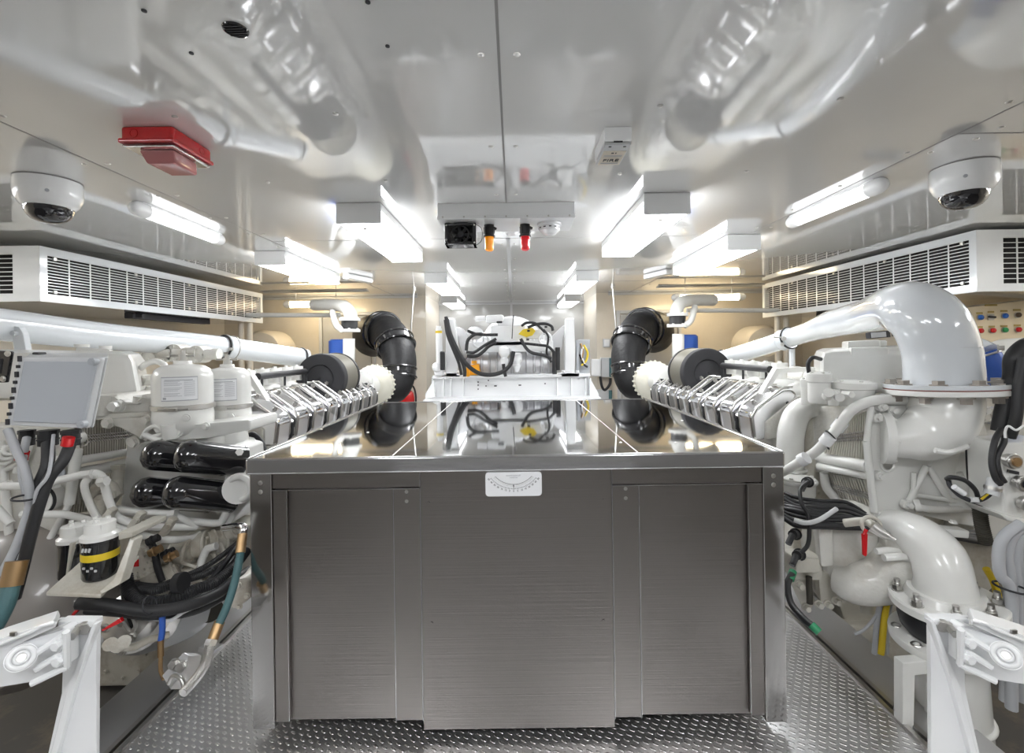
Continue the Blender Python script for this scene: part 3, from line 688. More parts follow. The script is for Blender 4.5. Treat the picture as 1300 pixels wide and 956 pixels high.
    boltring(bm, (X(1.9), 2.46, .45), (0,-1,0), .33, 22, .012); obj('timing_case', bm, 'dirty_shaded', e)  # darker material stands in for the shadow behind the auxiliaries
    return e
EL = engine(-1, 'left white marine engine with chrome rocker covers and four black oil filters')
ER = engine(1, 'right white marine engine with chrome rocker covers and a finned cooler at its near end')
def air_filter(s, label):
    c = V((s*1.51, 3.70, 1.105)); t = thing('air_filter', label, 'air filter', c)
    d = V((-s*.02, 1, 0)); R = .194
    obj('filter_body', lathe(nb(), c, d, [(R*.985,0),(R*.985,.30),(R*.9,.32)], 48), 'mesh', t)
    obj('end_cap', lathe(nb(), c, -d, [(R,-.05),(R*1.0,0),(R*.985,.014),(R*.93,.02),(R*.56,.02),(R*.55,.010),(R*.52,.008),(R*.50,.012),(R*.12,.026),(R*.03,.026),(R*.028,.018),(.001,.018)], 56), 'foam', t)
    obj('rear_ring', lathe(nb(), c+d*.29, d, [(R*1.01,0),(R*1.02,.01),(R*1.0,.04),(R*.85,.05),(.13,.055)], 48), 'rubber', t)
air_filter(-1, 'round black ended air filter drum on left engine turbo')
air_filter(1, 'round black ended air filter drum on right engine turbo')
def exhaust(s, label):
    t = thing('exhaust_pipe', label, 'exhaust pipe', (s*1.4, 5.2, .8))
    q = [(s*1.50, 5.15, .93), (s*1.33, 5.22, .90), (s*1.30, 5.38, 1.10), (s*1.37, 5.55, 1.33), (s*1.55, 5.8, 1.52), (s*1.85, 6.2, 1.55), (s*2.0, 6.6, 1.48), (s*2.05, 6.93, 1.45)]
    obj('lagging', tube(nb(), q, [.15,.17,.185,.2,.22,.23,.23,.23], n=30), 'lag', t)
    b = nb()
    for a, bb_, R in (((s*1.31, 5.35, 1.05), (.05*s, .25, .9), .20), ((s*1.40, 5.60, 1.38), (.35*s, .5, .7), .225), ((s*1.62, 5.88, 1.55), (.8*s, .8, .15), .24)):
        d = V(bb_).normalized(); cyl(b, V(a)-d*.05, V(a)+d*.05, R, n=36); torus(b, V(a)-d*.05, d, R, .014, 36, 6); torus(b, V(a)+d*.05, d, R, .014, 36, 6)
    obj('lagging_band', b, 'black', t)
exhaust(-1, 'black lagged exhaust pipe curving up from left engine turbo')
exhaust(1, 'black lagged exhaust pipe curving up from right engine turbo')

# ---------------------------------------------------------------- big charge air pipes
t = thing('air_pipe', 'long thick white pipe running above left engine toward the air filter', 'pipe', (-2.3, 3.0, 1.2))
obj('pipe', tube(nb(), PL((-60,407,2.05),(0,412,2.25),(140,428,2.75),(285,441,3.45),(388,455,4.0)), .078, n=32), 'pipe', t)
p, d = W(291,441.5,3.48), (W(300,443,3.54)-W(285,441,3.45)).normalized()
b = nb(); cyl(b, p-d*.035, p+d*.02, .087, n=36); torus(b, p-d*.035, d, .083, .010); o = obj('clamp', b, 'pipe', t)
b = nb(); torus(b, p-d*.05, d, .084, .007); obj('rubber_ring', b, 'rubber', o)
b = nb(); torus(b, p+d*.02, d, .089, .004); hexbolt(b, p+V((.06,-.07,-.01)), (0,-1,0), .012, .02); hexbolt(b, p+V((.03,-.08,-.04)), (0,-1,0), .009, .02); obj('clamp_bolt', b, 'metal', o)
b = nb(); cyl(b, p+V((0,0,-.08)), p+V((-.005,0,-.30)), .018); obj('stay', b, 'pipe', t)
b = nb(); q = W(48,424,2.35); prism(b, [q+V((-.03,-.10,.02)), q+V((-.012,-.11,.035)), q+V((.02,-.11,.03)), q+V((.03,-.10,0)), q+V((.03,-.08,-.12)), q+V((-.03,-.08,-.12))], (0,.03,0), .004); cyl(b, q+V((-.0,-.12,0)), q+V((0,-.09,0)), .012); obj('hanger', b, 'pipe', t)
b = nb(); torus(b, W(382,454.5,3.96), (W(388,455,4.0)-W(376,453,3.92)), .08, .009); obj('rubber_ring', b, 'rubber', t)
t = thing('air_pipe', 'big white swan-neck pipe arching over right engine down to a bolted flange', 'pipe', (1.75, 2.0, 1.15))
pts = PL((908,458,4.0),(950,446,3.75),(1000,430,3.45),(1028,421,3.18),(1058,411,2.85),(1100,401,2.45),(1136,391,2.14),(1160,394,1.99),(1181,412,1.93),(1193,442,1.92),(1196,466,1.92),(1197,489,1.92))
o = obj('pipe', tube(nb(), pts, [.066,.066,.066,.068,.084,.086,.104,.120,.126,.126,.127,.129], n=44, k=8), 'pipe', t)
b = nb(); torus(b, W(1194.5,441,1.92), (0,.0,1), .1262, .0012, 48, 6); torus(b, W(1030,420.5,3.17), W(1040,417,3.1)-W(1020,423,3.25), .069, .0012, 40, 6); obj('weld_seam', b, 'lgrey', t)
p, d = W(1000,430,3.45), (W(1010,427,3.38)-W(990,433,3.53)).normalized()
b = nb(); cyl(b, p-d*.05, p+d*.03, .074, n=36); torus(b, p-d*.05, d, .072, .006); o2 = obj('clamp', b, 'pipe', t)
b = nb(); torus(b, p+d*.02, d, .074, .009); obj('rubber_ring', b, 'rubber', o2)
b = nb(); q = p+V((-.07,-.07,.0)); hexbolt(b, q, (-.5,-1,0), .012, .03); hexbolt(b, q+V((-.01,0,-.04)), (-.5,-1,0), .01, .02); cyl(b, q+V((-.07,0,.01)), q+V((.06,0,.01)), .005); obj('clamp_bolt', b, 'metal', o2)
b = nb(); cyl(b, p+V((.03,0,-.06)), p+V((.03,0,-.26)), .020); obj('stay', b, 'pipe', t)
b = nb(); torus(b, W(918,455,3.95), W(930,452,3.87)-W(910,458,4.0), .068, .009); obj('rubber_ring', b, 'rubber', t)
fc = W(1199,491,1.92); up = V((-.02,.03,1)).normalized()
b = lathe(nb(), fc-up*.004, up, [(.198,0),(.200,.002),(.200,.016),(.198,.018),(.13,.019)], 48); o3 = obj('flange', b, 'pipe', t)
b = nb(); boltring(b, fc+up*.014, up, .170, 9, .021, .014, .3); obj('flange_bolt', b, 'boltm', o3)
obj('gasket', cyl(nb(), fc-up*.007, fc-up*.003, .1985, n=48), 'gasket', t)
# lower half of that joint belongs to the engine side elbow
b = lathe(nb(), fc-up*.030, up, [(.13,-.004),(.195,0),(.200,.003),(.200,.019),(.198,.022)], 48); el = obj('outlet_elbow', b, 'paint', ER)
b = nb(); boltring(b, fc-up*.030, -up, .170, 9, .020, .020, .3); obj('flange_bolt', b, 'boltm', el)
b = nb(); tube(b, PL((1199,496,1.92),(1199,518,1.91),(1192,538,1.90),(1172,552,1.90),(1148,556,1.92),(1128,556,1.95)), [.122,.120,.116,.104,.082,.075], n=40); o4 = obj('elbow_body', b, 'paint', el)
d = V((-1,.45,0)).normalized(); p = W(1126,556,1.96)
b = nb(); cyl(b, p-d*.01, p+d*.02, .106, n=40); boltring(b, p-d*.01, -d, .092, 6, .010); obj('elbow_flange', b, 'paint', el)
b = nb(); p = W(1197,568,1.78); tube(b, [p+V((-.03,0,-.01)), p+V((0,-.008,-.016)), p+V((.03,-.01,-.013)), p+V((.1,.01,.0))], .010, n=8); obj('lug', b, 'paint', el)

# ---------------------------------------------------------------- right engine near end
E = ER
o = obj('coolant_tank', hexa(nb(), PL((1042,444,2.2),(1190,438,2.16),(1190,494,2.16),(1042,494,2.2)), (.36,.62,0), .045), 'paint', E)
b = nb(); hexa(b, PL((1076,433,2.25),(1118,431,2.25),(1119,443,2.25),(1076,445,2.25)), (.18,.3,0), .010); box(b, W(1113,436,2.3), (.06,.06,.03), None, .008); hexa(b, PL((1080,441,2.19),(1130,440,2.18),(1130,492,2.18),(1080,492,2.19)), (.02,.05,0), .012); obj('tank_lid', b, 'paint', o)
b = nb(); hexa(b, PL((1034,488,2.17),(1172,486,2.13),(1172,498,2.13),(1034,500,2.17)), (.34,.6,0), .01)
for k in range(7): hexbolt(b, W(1050+19*k, 489, 2.16), (0,-.3,1), .012)
obj('tank_flange', b, 'paint', E)
for (px, py, D, r, h) in ((1040,493,2.12,.045,.13),(1084,500,2.08,.075,.10),(1026,498,2.25,.03,.12),(1058,506,2.06,.022,.06)):
    b = nb(); p = W(px, py, D); lathe(b, p-V((0,0,h/2)), (0,0,1), [(r*.9,0),(r,.01),(r,h*.7),(r*1.12,h*.74),(r*1.12,h),(r*.6,h+.01),(r*.3,h+.012)], 24); boltring(b, p+V((0,0,h/2)), (0,0,1), r*.8, 5, .008); obj('valve_housing', b, 'paint', E)
b = nb(); p = W(1062,503,2.02); cyl(b, p, p+V((-.02,-.05,0)), .018, n=12); cyl(b, p+V((.03,0,.01)), p+V((.03,-.05,.01)), .014, n=6); cyl(b, p+V((-.04,0,.0)), p+V((-.06,-.04,.02)), .02, n=12); obj('fitting', b, 'paint', E)
obj('cooler_side', hexa(nb(), PL((1030,516,2.42),(1102,514,2.10),(1112,600,2.10),(1035,600,2.42)), (.25,.25,0), .012), 'cast', E)
fins(PL((1062,540,2.20),(1104,522,2.02),(1104,584,2.01),(1050,576,2.24)), 17, E)
fins(PL((1046,598,2.34),(1103,608,2.04),(1116,648,2.02),(1058,630,2.34)), 17, E)
b = nb(); tube(b, PL((1040,580,2.32),(1104,592,2.00)), .028, k=1); obj('cooler_tube', b, 'paint', E)
b = nb(); tube(b, PL((1040,592,2.30),(1112,606,1.98)), .018, k=1); tube(b, PL((1066,637,2.26),(1120,657,1.96)), .017, k=1); tube(b, PL((1046,600,2.3),(1050,620,2.3),(1068,640,2.26)), .02); obj('cooler_tie_rod', b, 'paint', E)
b = nb(); prism(b, PL((1104,513,1.98),(1168,511,1.98),(1176,530,1.98),(1236,520,1.98),(1250,600,1.98),(1249,650,1.98),(1242,672,1.98),(1214,664,1.98),(1172,650,1.98),(1160,670,1.98),(1142,667,1.98),(1110,652,1.98),(1102,600,1.98),(1098,545,1.98)), (.12,.14,0), .012); o = obj('cooler_end_casting', b, 'paint', E)
b = nb()
for a, c, r in (((1176,592),(1152,640),.013),((1178,592),(1206,636),.013),((1160,640),(1160,600),.01),((1106,516),(1100,560),.012),((1100,560),(1110,650),.014),((1112,652),(1150,668),.014),((1218,600),(1246,660),.011),((1160,628),(1240,640),.010)):
    tube(b, [W(*a,1.965), W(*c,1.965)], r, n=10, k=1)
obj('casting_rib', b, 'paint', o)
b = nb()
for q in ((1131,521),(1118,516),(1152,531),(1160,531),(1150,640),(1148,662),(1236,520),(1115,604),(1113,530),(1247,521)): 
    p = W(*q, 1.965); cyl(b, p+V((0,.01,0)), p-V((0,.012,0)), .020, n=16); hexbolt(b, p-V((0,.012,0)), (0,-1,0), .013, .012)
obj('casting_bolt', b, 'paint', o)
b = nb(); p = W(1127,590,1.975); torus(b, p, (0,1,0), .026, .006); obj('drain_boss', b, 'paint', o)
b = nb(); cyl(b, p+V((0,.002,0)), p-V((0,.001,0)), .024, n=24); obj('drain_plug', b, 'metal', o)
b = nb(); p = W(1160,642,1.95); tube(b, [p, p+V((.06,-.02,-.01)), W(1232,646,1.96)], .014); for_ = cyl(b, W(1160,642,1.95), W(1168,642,1.94), .026, n=16); obj('cross_pipe', b, 'paint', E)
b = nb(); cyl(b, W(1222,610,2.1), W(1222,610,1.96), .115, n=36); obj('round_cover', b, 'paint', E)
b = nb(); tube(b, PL((985,603,2.3),(1000,596,2.25),(1016,586,2.2),(1036,573,2.12),(1053,556,2.06),(1066,540,2.02),(1080,522,1.98),(1100,511,1.96),(1124,507,1.96),(1160,508,1.98)), .021, n=16); o = obj('coolant_hose', b, 'paint', E)
b = nb()
for a, c in (((1047,562),(1054,554)),((1062,545),(1070,535)),((1017,585),(1024,581)),((1120,507),(1128,507))): cyl(b, W(*a,2.05), W(*c,2.03), .027, n=18)
obj('hose_clamp', b, 'white', o)
b = nb(); torus(b, W(1055,553,2.05), (1,-.3,.9), .0265, .003); torus(b, W(1046,564,2.08), (1,-.3,.9), .0265, .003); obj('clamp_ring', b, 'rubber', o)
b = nb(); tube(b, PL((1004,610,2.42),(1003,575,2.42),(1005,545,2.42),(1014,524,2.42),(1032,516,2.42),(1060,516,2.42)), [.062,.062,.062,.06,.055,.05], n=24); torus(b, W(1004,596,2.42), (0,0,1), .066, .010); obj('coolant_elbow', b, 'paint', E)
b = nb(); cyl(b, W(1010,606,2.3), W(1010,626,2.3), .085, n=28); torus(b, W(1010,610,2.3), (0,0,1), .086, .010); cyl(b, W(1012,626,2.3), W(1012,650,2.3), .075, n=28); boltring(b, W(1010,606,2.3), (0,0,1), .07, 6); obj('pump_neck', b, 'paint', E)
# block side wing at far right
b = nb(); prism(b, PL((1236,533,2.05),(1250,533,2.05),(1264,590,2.05),(1256,594,2.05),(1240,594,2.05)), (0,.15,0), .01); obj('side_wing', b, 'cast', E)
b = nb(); lathe(b, W(1262,480,2.9), (0,-1,0), [(.02,-.0),(.20,0),(.24,.08),(.25,.3),(.22,.42),(.12,.46),(.01,.47)], 32); obj('rear_cover', b, 'cast', E)
b = nb(); hexa(b, PL((1236,518,2.12),(1340,524,2.12),(1340,534,2.12),(1236,530,2.12)), (0,.2,0), .008)
for q in ((1250,520),(1248,530),(1262,524)): hexbolt(b, W(*q,2.1), (0,-1,.2), .015, .015)
obj('rail_casting', b, 'cast', E)
b = nb(); hexa(b, PL((1236,536,2.3),(1380,536,2.3),(1380,700,2.3),(1236,690,2.3)), (0,.2,0), .02); obj('block_side', b, 'cast', E)
# volute raw water pump
c = W(1083,697,1.98); d = V((-.35,-1,.15)).normalized()
b = lathe(nb(), c+d*-.14, d, [(.10,0),(.17,.02),(.19,.06),(.185,.12),(.15,.17),(.12,.185),(.05,.19),(.001,.19)], 40); boltring(b, c+d*.005, d, .165, 9, .010); hexa(b, PL((1038,672,1.93),(1058,668,1.93),(1060,720,1.93),(1042,722,1.93)), (.03,.08,0), .015); o = obj('water_pump', b, 'cast', E)
b = nb(); tube(b, PL((1060,735,1.95),(1085,742,1.9),(1120,735,1.88),(1150,712,1.86),(1160,690,1.85)), [.05,.075,.09,.10,.105], n=28); obj('pump_volute', b, 'cast', o)
b = nb(); tube(b, PL((1112,700,1.80),(1132,699,1.80),(1160,706,1.82)), .012); tube(b, PL((1122,708,1.78),(1145,707,1.78),(1160,712,1.8)), .014); obj('volute_rib', b, 'paint', o)
b = nb(); tube(b, PL((1072,664,1.85),(1098,662,1.8),(1110,668,1.76)), .016); torus(b, W(1106,667,1.76), (-.3,-1,.3), .03, .007); obj('bleed_pipe', b, 'dirty_shaded', E)
b = nb(); tube(b, PL((1108,668,1.74),(1120,677,1.72),(1128,681,1.71)), [.022,.018,.014], n=14); tube(b, PL((1128,681,1.71),(1137,686,1.70)), [.009,.006], n=10); obj('valve_body', b, 'metal', E)
b = nb(); prism(b, PL((1095,678,1.72),(1102,678,1.72),(1101,705,1.72),(1099,707,1.72),(1096,705,1.72)), (0,.008,0), .002); tube(b, PL((1097,679,1.72),(1100,672,1.72)), .006); obj('valve_handle', b, 'red', E)
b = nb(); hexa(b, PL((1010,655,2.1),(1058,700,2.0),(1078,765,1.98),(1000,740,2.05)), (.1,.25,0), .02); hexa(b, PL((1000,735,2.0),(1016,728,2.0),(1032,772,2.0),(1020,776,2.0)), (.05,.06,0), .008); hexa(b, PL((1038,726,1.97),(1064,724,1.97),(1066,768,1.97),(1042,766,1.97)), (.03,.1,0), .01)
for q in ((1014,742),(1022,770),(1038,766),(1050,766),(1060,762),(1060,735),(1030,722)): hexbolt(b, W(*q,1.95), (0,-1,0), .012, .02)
obj('mount_foot', b, 'dirty_shaded', E)
b = nb(); tube(b, PL((1027,732,1.93),(1028,766,1.93)), .012, k=1); obj('mount_stud', b, 'core', E)
b = nb(); box(b, W(1018,716,2.0), (.12,.1,.10), None, .015); box(b, W(1022,716,1.93), (.10,.04,.06), None, .008); obj('pump_block', b, 'dirty_shaded', E)
b = nb(); prism(b, PL((1068,745,2.05),(1110,738,2.05),(1112,762,2.05),(1096,770,2.05),(1070,765,2.05)), (0,.15,0), .012); cyl(b, W(1100,752,2.0), W(1104,780,1.97), .03, n=16); tube(b, PL((1070,740,2),(1072,765,1.98)), .008, k=1); obj('lower_pump', b, 'dirty_shaded', E)
# sensor plugs
for i, q in enumerate(((1026,612,2.14),(1015,704,1.92),(1010,678,1.98))):
    p = W(*q); b = nb(); cyl(b, p, p+V((-.03,-.03,.01)), .018, n=12); cyl(b, p+V((-.03,-.03,.01)), p+V((-.06,-.05,-.02)), .012, n=10); torus(b, p, (-1,-1,.3), .02, .004); obj('sensor_plug', b, 'rubber', E)

# water outlet elbow with flanges
t = thing('outlet_pipe', 'white cast elbow with big bolted flange and black rubber joint, low on the right', 'pipe', (1.5, 1.7, -.3))
q = PL((1112,668,2.1),(1140,672,1.92),(1168,684,1.80),(1190,706,1.73),(1198,733,1.70),(1200,752,1.70)); o = obj('elbow', tube(nb(), q, [.070,.076,.082,.086,.086,.094], n=40), 'paint', t)
fc = W(1201,762,1.70); up = V((-.10,-.03,1)).normalized()
b = lathe(nb(), fc-up*.02, up, [(.150,0),(.165,.004),(.165,.028),(.160,.034),(.12,.036),(.108,.06)], 44); o = obj('flange', b, 'paint', t)
b = nb()
u, v, w_ = frame(up)
for k in range(8):
    a = 2*PI*k/8+.25; p = fc+up*.012+(u*math.cos(a)+v*math.sin(a))*.136; cyl(b, p, p+up*.006, .020, n=16); cyl(b, p+up*.006, p+up*.022, .016, n=6); cyl(b, p+up*.022, p+up*.045, .010, n=10); torus(b, p+up*.03, up, .009, .0025, 12, 5)
obj('flange_bolt', b, 'metal', o)
b = nb(); box(b, W(1200,668,1.82)+V((.02,0,-.02)), (.10,.05,.03), Matrix.Rotation(.1, 3, 'Y'), .005); hexbolt(b, W(1210,664,1.8), (0,0,1), .01); obj('lug', b, 'paint', t)
obj('rubber_joint', lathe(nb(), fc-up*.02, -up, [(.125,0),(.130,.02),(.145,.05),(.14,.08),(.12,.11)], 40), 'rubber', t)
f2 = fc-up*.125+V((-.01,0,0)); b = lathe(nb(), f2, -up, [(.12,-.004),(.165,0),(.168,.004),(.168,.026),(.165,.03),(.10,.034)], 44); o = obj('lower_flange', b, 'paint', t)
b = nb()
for k in range(8):
    a = 2*PI*k/8+.25; p = f2+(u*math.cos(a)+v*math.sin(a))*.142; torus(b, p+up*.001, up, .014, .004, 14, 5); cyl(b, p-up*.03, p-up*.05, .015, n=6)
obj('flange_bolt', b, 'metal', o)
b = nb(); cyl(b, f2-up*.03, f2-up*.40, .105, n=36); torus(b, f2-up*.05, up, .106, .012); torus(b, f2-up*.30, up, .107, .010); obj('down_pipe', b, 'paint', t)
# lower square tube stand
p = [W(1147,845,1.62), W(1192,842,1.62)]
b = nb(); prism(b, PL((1146,842,1.62),(1196,838,1.62),(1240,842,1.62),(1240,852,1.62),(1196,853,1.62),(1160,856,1.62),(1160,960,1.62),(1146,960,1.62)), (0,.04,0), .004); hexa(b, PL((1185,842,1.66),(1200,842,1.66),(1200,985,1.66),(1185,985,1.66)), (0,.04,0), .004); tag(obj('pipe_stand', b, 'paint'), 'white square tube stand at the bottom right beside the outlet pipe', 'stand')

# hatch brackets in the two lower corners
def corner_bracket(s, label):
    t = thing('engine_mount', label, 'mount', (s*1.35, 1.2, -.4)); D = 1.25
    def Q(px, py, D=D): return W(px if s < 0 else 1304-px, py+(-3 if s > 0 else 0), D)
    o = obj('upright', prism(nb(), [Q(72,786), Q(123,788), Q(123,800), Q(122,867), Q(122,1000), Q(50,1000), Q(80,880), Q(80,846), Q(86,800)], (0,.012,0), .003), 'white', t)
    obj('gusset', prism(nb(), [Q(117,792,1.235), Q(123,792,1.235), Q(96,867,1.235), Q(60,1000,1.235), Q(52,1000,1.235), Q(88,867,1.235)], (0,.02,0), .003), 'white', t)
    obj('side_plate', hexa(nb(), [Q(73,789,1.24), Q(119,789,1.24), Q(119,797,1.24), Q(73,797,1.24)], (0,.03,0), .003), 'white', t)
    b = nb(); prism(b, [Q(-40,812,1.18), Q(0,828,1.19), Q(80,796,1.21), Q(86,800,1.21), Q(86,845,1.21), Q(40,867,1.2), Q(-40,880,1.18)], (0,.035,0), .006)
    for a, c in (((45,830),(82,806)), ((45,850),(84,826)), ((40,868),(86,846)), ((84,802),(85,846))): tube(b, [Q(*a,1.175), Q(*c,1.2)], .008, n=8, k=1)
    o = obj('arm', b, 'white', t)
    b = nb(); p = Q(27,835,1.16); d = (Q(27,835,1.12)-Q(27,835,1.2)).normalized(); cyl(b, p-d*.03, p+d*.012, .030, n=28); torus(b, p+d*.012, d, .022, .006); torus(b, p+d*.016, d, .012, .003); obj('pivot_boss', b, 'white', o)
    b = nb(); cyl(b, p+d*.008, p+d*.014, .010); obj('pivot_pin', b, 'metal', o)
    b = nb()
    for q in ((75,818), (76,838)): hexbolt(b, Q(*q,1.19), (0,-1,0), .011, .010)
    obj('arm_bolt', b, 'white', o)
    b = nb(); c = Q(5,800,1.2); prism(b, [Q(-60,832,1.19), Q(0,811,1.19), Q(40,798,1.19), Q(68,788,1.19), Q(71,797,1.19), Q(50,805,1.19), Q(0,829,1.19), Q(-60,850,1.19)], (s*.04,.055,-.002), .004); o = obj('cap', b, 'white', t)
    b = nb(); tube(b, [Q(-40,834,1.182), Q(0,818,1.182), Q(40,802,1.182), Q(52,795,1.182), Q(70,791,1.182)], .004, n=8); obj('cap_edge', b, 'white', o)
    b = nb(); box(b, Q(17,805,1.182), (.014,.006,.010), None, .001); obj('catch', b, 'metal', o)
    b = nb(); hexbolt(b, Q(100,798,1.24), (-s*.4,-1,0), .010, .03); hexbolt(b, Q(108,797,1.24), (-s*.4,-1,0), .013, .006); obj('bolt', b, 'metal', t)
corner_bracket(-1, 'white bolted bracket arm with round pivot in the lower left corner')
corner_bracket(1, 'white bolted bracket arm with round pivot in the lower right corner')

# ---------------------------------------------------------------- left engine near end
E = EL
# grey control box with bundles of cable below
t = thing('junction_box', 'grey tilted hinged electrical box with cable glands, in front of left engine tank', 'electrical box', W(66,545,1.5))
q = PL((24,452,1.47),(131,453,1.56),(112,545,1.54),(7,541,1.45)); back = V((-.085,.10,.012))
obj('casing', hexa(nb(), [p+V((0,.02,0)) for p in q], back, .006), 'lgrey', t)
cc = sum(q, V((0,0,0)))/4; qi = [cc+(p-cc)*.98 for p in q]
o = obj('lid', hexa(nb(), [p-V((0,.004,0)) for p in qi], (0,.020,0), .006), 'lgrey', t)
qi2 = [cc+(p-cc)*.86+V((.006,0,0)) for p in q]; o2 = obj('lid_panel', hexa(nb(), [p-V((0,.008,0)) for p in qi2], (0,.01,0), .003), 'grey', o)
for q1 in ((122,459),(108,538)):
    b = nb(); p = W(*q1, 1.53); cyl(b, p, p-V((0,.018,0)), .012, n=16); box(b, p-V((0,.02,0)), (.014,.003,.003)); obj('lid_screw', b, 'grey', o)
b = nb()
for k in range(9):
    f = k/8; p = q[0].lerp(q[3], .04+.9*f)+V((.0,-.002,0)); box(b, p+V((.006,0,0)), (.010,.006,.010 if k % 2 else .018), None, .001)
obj('hinge', b, 'ink', t)
b = nb(); p = W(50,449,1.55); box(b, p, (.02,.03,.01), None, .003); obj('top_fitting', b, 'rubber', t)
for px, r in ((34,.020),(61,.026),(90,.024)):
    b = nb(); p = W(px, 546, 1.55)-V((0,0,.0)); cyl(b, p, p-V((0,0,.012)), r*1.12, n=8); cyl(b, p-V((0,0,.012)), p-V((0,0,.05)), r, n=20); torus(b, p-V((0,0,.03)), (0,0,1), r, .003); obj('cable_gland', b, 'rubber', t)
hose('cable', PL((34,556,1.53),(30,575,1.50),(28,600,1.48),(36,635,1.48),(40,660,1.48),(28,700,1.46),(8,745,1.42),(-8,790,1.4)), .011, 'hosegrey', 'grey conduit cable dropping from the left gland of the grey box', 'cable')
hose('cable', PL((10,545,1.48),(20,570,1.47),(33,600,1.46),(38,640,1.46),(22,690,1.44),(2,730,1.42)), .012, 'hosegrey', 'outermost grey cable curving past the box corner at the left edge', 'cable')
hose('cable', PL((61,562,1.53),(60,590,1.5),(48,620,1.48),(38,660,1.47),(25,690,1.46),(12,730,1.44)), .017, 'rubber', 'black cable dropping from the middle gland of the grey box', 'cable')
hose('cable', PL((90,562,1.53),(80,585,1.5),(62,608,1.47),(50,640,1.45),(40,675,1.44),(30,715,1.43),(18,760,1.42)), .016, 'rubber', 'thick black cable curving from the right gland of the grey box', 'cable')
hose('cable', PL((68,552,1.52),(62,600,1.45),(46,625,1.44),(42,660,1.44),(20,720,1.42),(0,770,1.4)), .005, 'hosegrey', 'thin grey wire over the black cables below the grey box', 'cable')
for q1, w in (((28,578),'left'),((86,560),'right')):
    p = W(*q1, 1.50); b = cyl(nb(), p+V((.004,0,.012)), p-V((.003,0,.014)), .0165, n=16); tag(obj('cable_marker', b, 'red'), 'red marker sleeve on the %s cable under the grey box' % w, 'cable marker')
b = torus(nb(), W(32,632,1.45), (.1,0,1), .030, .003); tag(obj('cable_tie', b, 'ink'), 'black tie round the cables below the grey box', 'cable tie')
t = thing('bracket_plate', 'black slotted plate with screws at the left edge beside grey box', 'plate', W(5,485,1.5))
obj('plate', hexa(nb(), PL((-20,444,1.46),(15,446,1.46),(8,486,1.46),(-20,486,1.46)), (0,.01,0), .004), 'black', t)
for q1 in ((10,449),(4,481)): p = W(*q1, 1.455); obj('screw', hexbolt(nb(), p, (0,-1,0), .007, .004), 'metal', t)
obj('slot', hexa(nb(), PL((-6,455,1.457),(3,455,1.457),(0,475,1.457),(-8,475,1.457)), (0,.006,0), .003), 'dark', t)

o = obj('coolant_tank', hexa(nb(), PL((-40,443,2.1),(168,446,2.12),(180,510,2.12),(-40,510,2.1)), (-.42,.6,0), .05), 'paint', E)
b = nb(); hexa(b, PL((96,441,2.18),(140,443,2.18),(140,452,2.18),(96,450,2.18)), (-.24,.3,0), .008); cyl(b, W(104,441,2.3), W(104,437,2.3), .03, n=16); cyl(b, W(134,443,2.3), W(134,439,2.3), .025, n=16); obj('tank_lid', b, 'paint', o)
# lugs under the tank
b = nb(); prism(b, PL((120,502,2.0),(148,500,2.0),(150,514,1.98),(176,514,1.98),(178,500,2.0),(194,504,2.0),(190,524,2.0),(122,526,2.0)), (0,.25,0), .012); cyl(b, W(134,501,2.02), W(133,526,2.02), .05, n=28); cyl(b, W(184,503,2.04), W(182,525,2.04), .04, n=24); o = obj('thermostat_housing', b, 'cast', E)
b = nb(); p = W(152,515,2.0); cyl(b, p+V((-.01,.05,0)), p-V((-.005,.03,0)), .024, n=20); cyl(b, p-V((-.005,.03,0)), p-V((-.006,.05,0)), .020, n=6); torus(b, p-V((0,.0,0)), (.1,-1,0), .024, .004); obj('drain_nozzle', b, 'paint', o)
b = nb(); hexa(b, PL((116,526,1.99),(196,522,1.99),(196,528,1.99),(116,534,1.99)), (0,.28,0), .006); prism(b, PL((134,532,1.97),(190,529,1.97),(192,540,1.97),(186,562,1.97),(174,556,1.97),(154,540,1.97),(134,541,1.97)), (0,.05,0), .008); 
for q1 in ((138,537),(171,562),(186,534)): hexbolt(b, W(*q1,1.96), (0,-1,0), .018, .015)
cyl(b, W(164,562,1.95), W(180,556,2.0), .020, n=14); obj('thermostat_bracket', b, 'cast', E)
fins(PL((102,532,1.98),(166,530,2.2),(164,572,2.2),(103,582,1.98)), 20, E)
fins(PL((92,610,1.98),(150,596,2.18),(142,646,2.15),(84,652,1.95)), 18, E)
b = nb(); tube(b, PL((96,585,1.93),(168,573,2.15)), .017, k=1); obj('cooler_tie_rod', b, 'paint', E)
b = nb(); tube(b, PL((88,603,1.94),(164,588,2.15)), .024, k=1); obj('cooler_tube', b, 'paint', E)
for q1 in ((105,536,103,578),(101,600,99,640)): 
    b = nb(); tube(b, PL((q1[0],q1[1],1.93),(q1[2],q1[3],1.93)), .005, k=1); torus(b, W(q1[0],560 if q1[1]<560 else 615,1.95), (1,0,.3), .02, .004); obj('cooler_strap', b, 'metal', E)
b = nb(); prism(b, PL((-40,540,1.86),(60,545,1.86),(100,548,1.90),(103,580,1.9),(92,600,1.88),(90,620,1.86),(80,655,1.85),(84,668,1.85),(70,690,1.85),(20,705,1.85),(-40,700,1.85)), (-.14,.14,0), .012); o = obj('cooler_end_casting', b, 'cast', E)
b = nb()
for a, c, r in (((0,560),(14,700),.014),((42,550),(26,600),.012),((98,570),(88,640),.018),((20,600),(30,560),.01),((88,640),(60,690),.012),((62,548),(70,600),.012),((0,600),(30,585),.010)): tube(b, [W(*a,1.84), W(*c,1.83)], r, n=10, k=1)
obj('casting_rib', b, 'paint', o)
b = nb()
